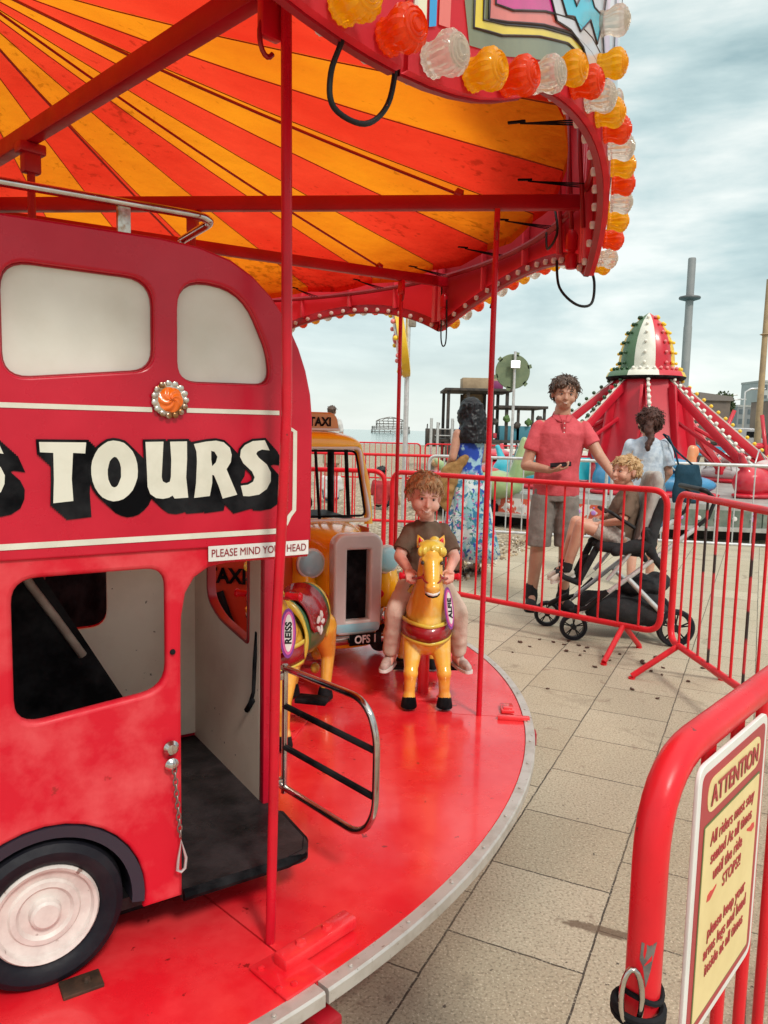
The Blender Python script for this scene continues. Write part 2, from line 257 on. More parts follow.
class MB:
    """collects shapes into one bmesh"""
    def __init__(s): s.bm=bmesh.new()
    def add(s,verts,faces,mi=0):
        vs=[s.bm.verts.new(v) for v in verts]
        for f in faces:
            try: q=s.bm.faces.new([vs[i] for i in f]); q.material_index=mi
            except ValueError: pass
        return vs
    def box(s,c,size,rot=None,mi=0,bev=0):
        hx,hy,hz=[q/2 for q in size]
        M=Matrix.Translation(c)@(rot.to_4x4() if rot is not None else Matrix())
        if bev:
            b=bmesh.new(); bmesh.ops.create_cube(b,size=1,matrix=Matrix.Diagonal((*size,1)))
            bmesh.ops.bevel(b,geom=b.edges[:]+b.verts[:],offset=bev,segments=2,affect='EDGES',profile=.5)
            b.transform(M); s.merge(b,mi); return
        P=[(x,y,z) for x in(-hx,hx) for y in(-hy,hy) for z in(-hz,hz)]
        s.add([M@Vector(p) for p in P],[(0,1,3,2),(4,6,7,5),(0,4,5,1),(2,3,7,6),(0,2,6,4),(1,5,7,3)],mi)
    def merge(s,b,mi=0):
        b.verts.index_update()
        s.add([v.co.copy() for v in b.verts],[[v.index for v in f.verts] for f in b.faces],mi); b.free()
    def tube(s,pts,r,seg=10,closed=False,mi=0,cap=True):
        pts=[Vector(p) for p in pts]; n=len(pts); rs=r if isinstance(r,(list,tuple)) else [r]*n
        rings=[]; up=None
        for i,p in enumerate(pts):
            a=pts[i-1] if (i>0 or closed) else p; b=pts[(i+1)%n] if (i<n-1 or closed) else p
            t=(b-a).normalized()
            if up is None:
                up=Vector((0,0,1)) if abs(t.z)<.9 else Vector((1,0,0))
            u=(up-t*up.dot(t)).normalized(); up=u; w=t.cross(u)
            rings.append([p+(u*math.cos(2*PI*k/seg)+w*math.sin(2*PI*k/seg))*rs[i] for k in range(seg)])
        V=[v for rr in rings for v in rr]; F=[]
        for i in range(n if closed else n-1):
            j=(i+1)%n
            for k in range(seg): F.append((i*seg+k,i*seg+(k+1)%seg,j*seg+(k+1)%seg,j*seg+k))
        if cap and not closed: F.append(tuple(range(seg))[::-1]); F.append(tuple((n-1)*seg+k for k in range(seg)))
        s.add(V,F,mi)
    def lathe(s,prof,seg=24,M=None,mi=0,wob=None,cap=True):
        M=M or Matrix(); V=[];F=[]
        for (r,z) in prof:
            for k in range(seg):
                a=2*PI*k/seg; q=r*(1+(wob*math.cos(a*seg/2) if wob else 0)); V.append(M@Vector((q*math.cos(a),q*math.sin(a),z)))
        for i in range(len(prof)-1):
            for k in range(seg): F.append((i*seg+k,i*seg+(k+1)%seg,(i+1)*seg+(k+1)%seg,(i+1)*seg+k))
        if cap and prof[0][0]>1e-6: F.append(tuple(range(seg))[::-1])
        if cap and prof[-1][0]>1e-6: F.append(tuple((len(prof)-1)*seg+k for k in range(seg)))
        s.add(V,F,mi)
    def prism(s,poly,z0,z1,M=None,mi=0):
        M=M or Matrix(); n=len(poly)
        V=[M@Vector((x,y,z0)) for x,y in poly]+[M@Vector((x,y,z1)) for x,y in poly]
        F=[tuple(range(n))[::-1],tuple(range(n,2*n))]+[(i,(i+1)%n,n+(i+1)%n,n+i) for i in range(n)]
        s.add(V,F,mi)
    def build(s,name,m,parent=None,smooth=None,loc=None,rot=None,weld=True):
        if weld: bmesh.ops.remove_doubles(s.bm,verts=s.bm.verts,dist=1e-6)
        bmesh.ops.recalc_face_normals(s.bm,faces=s.bm.faces)
        me=bpy.data.meshes.new(name); s.bm.to_mesh(me); s.bm.free()
        return link_mesh(name,me,m,parent,smooth,loc,rot)
def align_z(d):
    return Vector(d).normalized().to_track_quat('Z','Y').to_matrix().to_4x4()
class Blob:
    """ellipsoids, tapered limbs and frusta fused into one continuous surface"""
    def __init__(s): s.bm=bmesh.new()
    def _m(s,b): 
        me=bpy.data.meshes.new('t'); b.to_mesh(me); b.free(); s.bm.from_mesh(me); bpy.data.meshes.remove(me)
    def ell(s,c,r,rot=None,sub=3):
        b=bmesh.new(); bmesh.ops.create_icosphere(b,subdivisions=sub,radius=1)
        M=Matrix.Translation(c)@(Euler(rot).to_matrix().to_4x4() if rot else Matrix())@Matrix.Diagonal((*(r if hasattr(r,'__len__') else (r,r,r)),1)); b.transform(M); s._m(b); return s
    def cap(s,p0,p1,r0,r1,ends=True):
        p0=Vector(p0);p1=Vector(p1); d=p1-p0; l=d.length
        b=bmesh.new(); bmesh.ops.create_cone(b,cap_ends=True,segments=20,radius1=r0,radius2=r1,depth=l,matrix=Matrix.Translation((p0+p1)/2)@align_z(d)); s._m(b)
        if ends: s.ell(p0,r0,sub=2); s.ell(p1,r1,sub=2)
        return s
    def limb(s,pts,rs):
        for i in range(len(pts)-1): s.cap(pts[i],pts[i+1],rs[i],rs[i+1])
        return s
    def loft(s,rings,seg=24):
        """rings: (center, rx, ry[, tilt]) stacked, flat ends"""
        b=bmesh.new(); R_=[]
        for q in rings:
            c,rx,ry=q[:3]; rot=Euler(q[3]).to_matrix() if len(q)>3 else Matrix.Identity(3)
            R_.append([b.verts.new(Vector(c)+rot@Vector((rx*math.cos(2*PI*k/seg),ry*math.sin(2*PI*k/seg),0))) for k in range(seg)])
        for i in range(len(R_)-1):
            for k in range(seg): b.faces.new((R_[i][k],R_[i][(k+1)%seg],R_[i+1][(k+1)%seg],R_[i+1][k]))
        b.faces.new(R_[0][::-1]); b.faces.new(R_[-1]); bmesh.ops.recalc_face_normals(b,faces=b.faces); s._m(b); return s
    def build(s,name,m,parent,vox=.006,it=4,loc=None,rot=None,disp=None,M=None):
        if M is not None: s.bm.transform(M)
        me=bpy.data.meshes.new(name); s.bm.to_mesh(me); s.bm.free()
        o=bpy.data.objects.new('tmp',me); COL.objects.link(o)
        r=o.modifiers.new('r','REMESH'); r.mode='VOXEL'; r.voxel_size=vox
        if it:
            q=o.modifiers.new('s','SMOOTH'); q.factor=.5; q.iterations=it
        dg=bpy.context.evaluated_depsgraph_get(); me2=bpy.data.meshes.new_from_object(o.evaluated_get(dg)); me2.name=name
        bpy.data.objects.remove(o); bpy.data.meshes.remove(me)
        if disp:
            amp,sc=disp
            nn=[v.normal.copy() for v in me2.vertices]
            for v,n in zip(me2.vertices,nn): v.co+=n*amp*noise.noise(v.co*sc)
        return link_mesh(name,me2,m,parent,True,loc,rot)
def curve_mesh(splines,extrude=0,bevel=0,res=2,offset=0):
    cu=bpy.data.curves.new('c','CURVE'); cu.dimensions='2D'; cu.fill_mode='BOTH'; cu.extrude=extrude; cu.bevel_depth=bevel; cu.bevel_resolution=res; cu.offset=offset
    for pts in splines:
        sp=cu.splines.new('POLY'); sp.points.add(len(pts)-1); sp.use_cyclic_u=True
        for i,p in enumerate(pts): sp.points[i].co=(p[0],p[1],0,1)
    return _conv(cu)
def _conv(cu):
    o=bpy.data.objects.new('tmpc',cu); COL.objects.link(o); dg=bpy.context.evaluated_depsgraph_get(); dg.update()
    me=bpy.data.meshes.new_from_object(o.evaluated_get(dg)); bpy.data.objects.remove(o); bpy.data.curves.remove(cu); return me
def text_mesh(s,size,extrude=.0006,offset=0,ax='CENTER',sx=1,shear=0):
    cu=bpy.data.curves.new('t','FONT'); cu.body=s; cu.size=size; cu.extrude=extrude; cu.offset=offset; cu.align_x=ax; cu.align_y='CENTER'; cu.shear=shear; cu.resolution_u=4
    me=_conv(cu); me.transform(Matrix.Diagonal((sx,1,1,1))); return me
def rpoly(pts,r,seg=6):
    """rounded polygon; r per corner or scalar"""
    out=[]; n=len(pts)
    for i in range(n):
        p=Vector(pts[i][:2]); a=Vector(pts[i-1][:2]); b=Vector(pts[(i+1)%n][:2]); rr=(r[i] if hasattr(r,'__len__') else r)
        if rr<=0: out.append(tuple(p)); continue
        u=(a-p); v=(b-p); rr=min(rr,u.length*.49,v.length*.49); u.normalize(); v.normalize()
        p0=p+u*rr; p2=p+v*rr
        for k in range(seg+1):
            t=k/seg; q=p0*(1-t)**2+p*2*t*(1-t)+p2*t*t; out.append((q.x,q.y))
    return out
def arc_pts(p0,p1,p2,r,n=6):
    """points rounding corner p1 on path p0-p1-p2 (3D)"""
    p0,p1,p2=map(Vector,(p0,p1,p2)); u=(p0-p1).normalized(); v=(p2-p1).normalized(); a=p1+u*r; b=p1+v*r
    return [a*(1-t)**2+p1*2*t*(1-t)+b*t*t for t in [k/n for k in range(n+1)]]
def path(pts,r):
    out=[Vector(pts[0])]
    for i in range(1,len(pts)-1): out+=arc_pts(pts[i-1],pts[i],pts[i+1],r)
    out.append(Vector(pts[-1])); return out
XZ=Matrix(((1,0,0,0),(0,0,-1,0),(0,1,0,0),(0,0,0,1)))   # 2D (x,y) -> upright panel (x, 0, z), face towards -Y
LET={'T': [(0.005, 1.345), (0.084, 1.345), (0.082, 1.325), (0.061, 1.326), (0.058, 1.279), (0.06, 1.239), (0.026, 1.236), (0.028, 1.279), (0.028, 1.326), (0.006, 1.327)], 'O': [(0.176, 1.292), (0.175, 1.279), (0.171, 1.267), (0.166, 1.256), (0.158, 1.247), (0.149, 1.24), (0.14, 1.237), (0.13, 1.236), (0.12, 1.239), (0.111, 1.244), (0.104, 1.252), (0.098, 1.262), (0.094, 1.274), (0.092, 1.287), (0.092, 1.3), (0.094, 1.312), (0.099, 1.324), (0.105, 1.334), (0.113, 1.341), (0.122, 1.347), (0.132, 1.349), (0.141, 1.348), (0.151, 1.345), (0.159, 1.338), (0.167, 1.329), (0.172, 1.318), (0.175, 1.306)], 'Oh': [(0.145, 1.29), (0.145, 1.281), (0.142, 1.273), (0.139, 1.266), (0.136, 1.263), (0.132, 1.262), (0.128, 1.264), (0.125, 1.269), (0.122, 1.277), (0.121, 1.286), (0.121, 1.295), (0.123, 1.304), (0.125, 1.311), (0.129, 1.316), (0.133, 1.319), (0.137, 1.318), (0.14, 1.314), (0.143, 1.308), (0.145, 1.299)], 'U': [(0.191, 1.347), (0.225, 1.348), (0.223, 1.314), (0.221, 1.28), (0.223, 1.272), (0.23, 1.268), (0.237, 1.271), (0.239, 1.28), (0.24, 1.314), (0.238, 1.348), (0.271, 1.349), (0.271, 1.314), (0.269, 1.279), (0.273, 1.239), (0.246, 1.238), (0.242, 1.244), (0.235, 1.24), (0.223, 1.238), (0.21, 1.24), (0.199, 1.248), (0.194, 1.262), (0.193, 1.295)], 'R': [(0.285, 1.344), (0.31, 1.349), (0.33, 1.351), (0.346, 1.348), (0.359, 1.337), (0.363, 1.323), (0.361, 1.308), (0.352, 1.294), (0.359, 1.278), (0.375, 1.242), (0.344, 1.235), (0.336, 1.259), (0.326, 1.282), (0.322, 1.283), (0.322, 1.267), (0.317, 1.241), (0.285, 1.238), (0.289, 1.267), (0.291, 1.31), (0.29, 1.329)], 'Rh': [(0.32, 1.331), (0.327, 1.329), (0.333, 1.319), (0.33, 1.308), (0.322, 1.3), (0.32, 1.314)], 'S': [(0.435, 1.353), (0.446, 1.332), (0.429, 1.334), (0.419, 1.33), (0.416, 1.325), (0.422, 1.317), (0.44, 1.303), (0.449, 1.287), (0.449, 1.268), (0.44, 1.252), (0.423, 1.241), (0.401, 1.238), (0.388, 1.239), (0.383, 1.26), (0.399, 1.262), (0.41, 1.268), (0.413, 1.277), (0.407, 1.289), (0.388, 1.306), (0.381, 1.319), (0.383, 1.333), (0.392, 1.343), (0.409, 1.351)], 'S0': [(-0.059, 1.342), (-0.052, 1.324), (-0.064, 1.326), (-0.071, 1.323), (-0.073, 1.319), (-0.069, 1.312), (-0.057, 1.301), (-0.051, 1.287), (-0.052, 1.272), (-0.058, 1.258), (-0.071, 1.249), (-0.086, 1.246), (-0.095, 1.247), (-0.098, 1.265), (-0.087, 1.266), (-0.079, 1.272), (-0.077, 1.279), (-0.08, 1.288), (-0.093, 1.303), (-0.098, 1.314), (-0.096, 1.326), (-0.089, 1.334), (-0.077, 1.34)]}
# ================================================================ SETTING
def sheet(name,poly,z,m,label=None):
    b=MB(); b.add([(x,y,z) for x,y in poly],[tuple(range(len(poly)))]); o=b.build(name,m); tag(o,kind='structure'); return o
sheet('ground',[(-4000,-60),(4000,-60),(4000,4000),(-4000,4000)],-.03,mat('far shingle',(.40,.33,.24),.9,c2=(.30,.25,.18),scale=.5))
sheet('paving',[(-9,-7),(26,-7),(40,60),(27,62),(.75,7.35),(-9,7.35)],0,M_pav)
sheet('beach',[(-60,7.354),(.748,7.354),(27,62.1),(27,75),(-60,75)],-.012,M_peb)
sheet('sea',[(-4000,75.01),(26,75.01),(120,160),(4000,900),(4000,3990),(-4000,3990)],-.4+.39,M_sea)
# ================================================================ CAROUSEL
M_beam=mat('beam red paint',(.40,.004,.014),.4,spec=.3,c2=(.33,.004,.012),scale=6,rvar=.1,bump=.03)
CX,CY=-1.81,3.05; ZD=.30; RD=2.40
def cp(th,r,z): return Vector((CX+r*math.cos(R(th)),CY+r*math.sin(R(th)),z))
def cl(th,r,z): return Vector((r*math.cos(R(th)),r*math.sin(R(th)),z))   # in the carousel's own frame
car=thing('carousel',"children's roundabout with red deck, orange and red striped canopy and bulb lit rounding boards",'carousel',(CX,CY,0))
POLES=[-44.2,-5.2,31.5,67,103,139,175,211,247,283]
for i,a in enumerate(POLES):
    a1=POLES[(i+1)%10]+(360 if i==9 else 0); n=max(8,int((a1-a)/1.5)); g=.0022
    V=[];F=[]
    b=MB()
    ths=[a+(a1-a)*k/n for k in range(n+1)]
    def pt(th,r,z,e): 
        p=cl(th,r,z); d=cl(th+90,1,0)
        return p+d*g*e
    ring=[]
    for k,t in enumerate(ths):
        e=1 if k==0 else (-1 if k==n else 0)
        ring.append([pt(t,.3,ZD-.03,e),pt(t,.3,ZD,e),pt(t,1.3,ZD,e),pt(t,RD-.035,ZD,e),pt(t,RD-.032,ZD-.003,e),pt(t,RD-.032,ZD-.03,e)])
    for k in range(n):
        o=len(V)
    V=[p for r_ in ring for p in r_]; m_=6
    for k in range(n):
        for j in range(m_): F.append((k*m_+j,k*m_+(j+1)%m_,(k+1)*m_+(j+1)%m_,(k+1)*m_+j))
    F.append(tuple(range(m_))); F.append(tuple(n*m_+j for j in range(m_))[::-1])
    b.add(V,F); b.build('deck_panel',M_deck,car,smooth=30)
    # rim strip of this sector
    b=MB(); prof=[(RD-.031,ZD-.025),(RD-.031,ZD+.002),(RD-.002,ZD+.003),(RD+.002,ZD-.002),(RD+.002,ZD-.028),(RD-.02,ZD-.028)]
    V=[pt(t,r_,z,2*(1 if k==0 else (-1 if k==n else 0))) for k,t in enumerate(ths) for r_,z in prof]; F=[]
    for k in range(n):
        for j in range(6): F.append((k*6+j,k*6+(j+1)%6,(k+1)*6+(j+1)%6,(k+1)*6+j))
    F.append(tuple(range(6))); F.append(tuple(n*6+j for j in range(6))[::-1])
    # bolts heads and splice marks along the rim
    for t in ths[1::3]:
        p=cl(t+.4,RD-.016,ZD+.004); b.lathe([(.0045,0),(.0045,.002),(0,.0035)],8,Matrix.Translation(p))
    b.add(V,F); b.build('rim',M_rim,car,smooth=30)
    # hinge bracket where the sections clip together
    b=MB(); rot=Matrix.Rotation(R(a),3,'Z')
    if i==0:
        b.box(cl(a-.6,2.31,ZD+.005),(.12,.10,.008),rot,bev=.003)
        b.box(cl(a+1.7,2.292,ZD+.018),(.042,.20,.028),Matrix.Rotation(R(a+1.7),3,'Z'),bev=.006)
        for dx,dy in ((.03,-.07),(-.04,-.06),(.04,-.04)): b.lathe([(.007,0),(.007,.005),(0,.008)],10,Matrix.Translation(cl(a,2.31+dx,ZD+.007)+cl(a+90,dy,0)))
        for q in (.6,2.4): b.lathe([(.012,0),(.010,.008),(0,.010)],8,Matrix.Translation(cl(a+q,2.292,ZD+.031)))
    else:
        b.box(cl(a-.7,2.33,ZD+.008),(.12,.024,.016),Matrix.Rotation(R(a-.7),3,'Z'),bev=.004)
        b.box(cl(a+1.6,2.312,ZD+.010),(.05,.085,.014),Matrix.Rotation(R(a+1.6),3,'Z'),bev=.004)
        b.box(cl(a+1.2,2.312,ZD+.018),(.036,.03,.012),Matrix.Rotation(R(a+1.6),3,'Z'),bev=.003)
    b.build('hinge_bracket',M_deck,car,smooth=35)
    b=MB(); b.box(cl(a,RD-.01,ZD-.075),(.06,.05,.05),rot,bev=.005); b.box(cl(a,RD-.06,ZD-.10),(.05,.03,.11),rot,bev=.004); b.build('rim_clamp',M_darkred,car,smooth=35)
    # radial frame under the deck
    b=MB(); b.box(cl(a,1.25,ZD-.07),(2.2,.05,.06),rot); b.build('deck_beam',M_darkred,car)
    # pole
    b=MB(); b.tube([cl(a,2.2,ZD),cl(a,2.2,2.165)] if i else [Vector((x_+1.81,-1.533,z_)) for x_,z_ in ((-.2195,.30),(-.2150,.62),(-.2125,.97),(-.2045,1.15),(-.1985,1.30),(-.1945,1.42),(-.1985,1.80),(-.2025,2.165))],.0105,14)
    b.box(cl(a,2.2,2.135),(.02,.045,.075),rot,bev=.004); b.build('pole',M_redpaint,car,smooth=40)
    # hook by the pole's top
    b=MB(); hk=[cl(a,2.2,2.12)+cl(a+90,-.018*math.sin(q)-.005,0)+Vector((0,0,.035*math.cos(q)-.02)) for q in [k*.35 for k in range(-4,12)]]
    b.tube(hk,.005,8); b.build('hook',M_darkred,car,smooth=40)
    # overhead radial beam
    b=MB(); b.box(cl(a,1.28,2.195),(2.42,.036,.05),rot,bev=.004); b.build('canopy_beam',M_beam,car,smooth=30)
    # inner pole hung under the beam
    b=MB(); b.tube([cl(a,1.08,.31),cl(a,1.08,2.1)],.011,12); b.box(cl(a,1.08,2.13),(.035,.05,.085),rot,bev=.006); b.box(cl(a,1.08,2.155),(.05,.075,.03),rot,bev=.006); b.build('inner_pole',M_darkred,car,smooth=40)
    # tension rod from the crown down to the beam end
    b=MB(); p0=cl(a,.12,3.06); p1=cl(a,2.06,2.225); b.tube([p0.lerp(p1,k/8)-Vector((0,0,.03*math.sin(PI*k/8))) for k in range(9)],.0055,7); b.lathe([(0,-.02),(.02,-.012),(.02,.012),(0,.02)],10,Matrix.Translation(p1)@align_z(p1-p0)); b.build('tension_rod',M_darkred,car,smooth=40)
b=MB(); b.lathe([(.62,.02),(.72,.32),(.72,1.55),(.6,1.62),(.17,1.64),(.17,2.1),(.26,2.15),(.26,2.3),(.1,2.4),(.1,3.1),(0,3.12)],32); b.build('centre_column_dark_drum',M_black,car,smooth=35)  # drum widened and blackened to stand for darkness behind the bus's far window
b=MB(); b.lathe([(1.35,0.0),(1.35,.20),(1.3,.24)],40); b.build('base_drum',M_black,car,smooth=35)
# canopy: one sheet, alternating gores with seams, slightly sagging
NG=28; V=[];F=[];mi=[]; b=MB(); A0=-19.2
SUBS=4; RR=[.1,.5,.9,1.3,1.7,2.05,2.42]
def cz(r,u): return 2.28+(2.42-r)*.34-.035*math.sin(PI*min(1,r/2.42))-.02*(r/2.42)*(1-(2*u-1)**2)*0+ .012*(r/2.42)*math.cos(2*PI*u)
grid={}
for g_ in range(NG):
    for s_ in range(SUBS):
        k=g_*SUBS+s_
        for j,r_ in enumerate(RR): grid[(k,j)]=None
tot=NG*SUBS; VV=[]
for k in range(tot):
    u=(k%SUBS)/SUBS; th=A0+360*k/tot
    for r_ in RR: VV.append(cl(th,r_,cz(r_,u)))
for k in range(tot):
    for j in range(len(RR)-1):
        b.add([VV[k*7+j],VV[((k+1)%tot)*7+j],VV[((k+1)%tot)*7+j+1],VV[k*7+j+1]],[(0,1,2,3)],mi=(k//SUBS)%2)
# hem
for k in range(tot):
    p=VV[k*7+6]; q=VV[((k+1)%tot)*7+6]; d=Vector((0,0,-.035)); b.add([p,q,q*1+d-q.normalized()*.004*0,p+d],[(0,1,2,3)],mi=(k//SUBS)%2)
can=b.build('canopy_cloth',[M_cor,M_cred],car,smooth=True)
b=MB()
for g_ in range(NG):
    th=A0+360*g_/NG
    b.tube([cl(th,r_,cz(r_,0)-.003) for r_ in RR],.0022,5)
b.build('canopy_seam',mat('canopy seam thread',(.30,.05,.01),.7),car,smooth=True)
# elastic ties between cloth and board
RB=2.55
for k in range(NG):
    th=A0+360*(k+.0)/NG; b=MB()
    for dd in (-.6,0,.6): b.tube([cl(th,2.30,2.255),cl(th+dd,2.53,2.235)],.0022,6)
    b.box(cl(th,2.29,2.26),(.05,.012,.005),Matrix.Rotation(R(th),3,'Z'))
    b.build('elastic_tie',M_black,car)
# rounding boards
def zlow(f): return 1.945+.17*(1-(2*f-1)**2)
ZT=2.98
def zlow_i(f,i):
    z=zlow(f); a0=POLES[i]; a1=POLES[(i+1)%10]+(360 if i==9 else 0); d=(a1-a0)
    d=abs(d*f) if i==0 else (abs(d*(1-f)) if i==9 else 99)
    if d<9: z=min(z,1.943+.0012*d*d) if d>4 else 1.943+.0012*d*d
    return z
PCOL=[M_by,M_bo,M_bc]
def bulb_mesh():
    b=MB(); b.lathe([(.026,0),(.027,.005),(.0245,.010),(.0255,.022),(.030,.030),(.0335,.040),(.0325,.050),(.0275,.057),(.020,.061),(.011,.063),(0,.0635)],28,wob=.05)
    for k in range(3): b.lathe([(.026-.007*k,.0565+.003*k),(.024-.007*k,.0615+.003*k),(.022-.007*k,.058+.003*k)],16)
    bmesh.ops.recalc_face_normals(b.bm,faces=b.bm.faces); me=bpy.data.meshes.new('bulb'); b.bm.to_mesh(me); b.bm.free(); return me
BM0=bulb_mesh(); BMS=[]
for m_ in PCOL:
    me=BM0.copy(); me.materials.append(m_); me.polygons.foreach_set('use_smooth',[True]*len(me.polygons)); me.set_sharp_from_angle(angle=R(28)); BMS.append(me)
def socket_mesh():
    b=MB(); b.lathe([(.011,0),(.0125,.004),(.012,.014),(.007,.017),(0,.017)],12); bmesh.ops.recalc_face_normals(b.bm,faces=b.bm.faces); me=bpy.data.meshes.new('socket'); b.bm.to_mesh(me); b.bm.free(); me.materials.append(M_white); me.polygons.foreach_set('use_smooth',[True]*len(me.polygons)); me.set_sharp_from_angle(angle=R(40)); return me
SOC=socket_mesh()
M_boardin=mat('board inner red',(.80,.06,.09),.35,c2=(.72,.05,.08),scale=3,coat=.3)
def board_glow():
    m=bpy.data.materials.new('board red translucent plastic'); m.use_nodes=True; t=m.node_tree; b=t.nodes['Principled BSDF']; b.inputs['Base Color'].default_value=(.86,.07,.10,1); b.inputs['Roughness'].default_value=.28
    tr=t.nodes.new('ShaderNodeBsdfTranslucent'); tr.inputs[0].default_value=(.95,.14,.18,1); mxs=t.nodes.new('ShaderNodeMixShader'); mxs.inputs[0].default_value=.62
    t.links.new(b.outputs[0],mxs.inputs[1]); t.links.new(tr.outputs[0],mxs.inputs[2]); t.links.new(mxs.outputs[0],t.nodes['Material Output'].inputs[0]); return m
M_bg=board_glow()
ART={'olive':[(-40.9,2.93),(-41.0,2.10),(-40.6,2.035),(-38.0,2.06),(-33.0,2.135),(-28.5,2.165),(-23,2.175),(-17,2.165),(-13,2.135),(-8,2.06),(-5.6,2.035),(-5.2,2.10),(-5.3,2.93)],
'yellow':[(-40.2,2.9),(-40.4,2.067),(-38.3,2.09),(-35.0,2.147),(-31.6,2.196),(-28.2,2.216),(-23,2.225),(-18,2.216),(-14.6,2.196),(-11,2.147),(-7.7,2.09),(-5.8,2.067),(-6,2.9),(-6.6,2.9),(-6.4,2.09),(-8,2.112),(-11.4,2.168),(-15,2.216),(-18.2,2.238),(-23,2.247),(-28,2.238),(-31.3,2.216),(-34.7,2.168),(-38.1,2.112),(-39.8,2.09),(-39.6,2.9)],
'coral':[(-39.3,2.85),(-39.4,2.098),(-38.0,2.118),(-34.7,2.174),(-31.3,2.222),(-28,2.245),(-23,2.254),(-18,2.245),(-15,2.222),(-11.4,2.174),(-8,2.118),(-6.8,2.1),(-6.9,2.85)],
'magenta':[(-38.9,2.8),(-39.0,2.13),(-37.6,2.145),(-34.6,2.2),(-31.2,2.25),(-28,2.275),(-23,2.284),(-18,2.275),(-15,2.25),(-11.4,2.2),(-8.2,2.145),(-7.2,2.14),(-7.3,2.8)],
'lav':[(-35.0,2.62),(-35.2,2.40),(-34.6,2.25),(-33.4,2.205),(-31.6,2.222),(-29.6,2.225),(-27.5,2.19),(-25.2,2.185),(-23,2.21),(-20.8,2.185),(-18.5,2.19),(-16.4,2.225),(-14.4,2.222),(-12.6,2.205),(-11.4,2.25),(-10.8,2.40),(-11,2.62),(-17,2.7),(-23,2.6),(-29,2.7)],
'cyan':[(-33.6,2.50),(-33.6,2.27),(-32.3,2.236),(-31.2,2.255),(-30.2,2.245),(-28.6,2.30),(-27,2.28),(-26,2.36),(-28,2.34),(-29.5,2.36),(-31,2.28),(-32.3,2.30),(-32.4,2.5)],
'cyan2':[(-37.6,2.40),(-37.2,2.24),(-36.0,2.205),(-35.6,2.26),(-36.3,2.3),(-36.5,2.40)],
'pinkswirl':[(-24,2.56),(-26,2.34),(-24.5,2.25),(-22,2.28),(-20,2.34),(-20.5,2.5),(-22,2.56),(-21.6,2.38),(-23.5,2.32),(-24.4,2.38)]}
ARTC={'olive':(.20,.20,.11),'yellow':(.80,.58,.03),'coral':(.72,.16,.13),'magenta':(.60,.02,.22),'lav':(.62,.58,.62),'cyan':(.04,.50,.68),'cyan2':(.04,.50,.68),'pinkswirl':(.66,.40,.56)}
for k_,c_ in ARTC.items(): mat('art '+k_,c_,.22,coat=.5,c2=tuple(q*.8 for q in c_),scale=6)
M_artline=mat('art outline',(.03,.02,.03),.4)
def panel_grid(poly,step=1.0,lift=.004):
    me=curve_mesh([[(x,z*20) for x,z in poly]]); b=bmesh.new(); b.from_mesh(me); bpy.data.meshes.remove(me)
    xs=[v.co.x for v in b.verts]; x0=min(xs)
    x=math.floor(x0)
    while x<max(xs):
        bmesh.ops.bisect_plane(b,geom=b.verts[:]+b.edges[:]+b.faces[:],plane_co=(x,0,0),plane_no=(1,0,0)); x+=step
    V=[(v.co.x,v.co.y/20) for v in b.verts]; b.verts.index_update(); F=[[v.index for v in f.verts] for f in b.faces]; b.free()
    return V,F
NP=10; BND=[-44.2,-5.0,33.8,69.5,104,139,175,211,247,283]
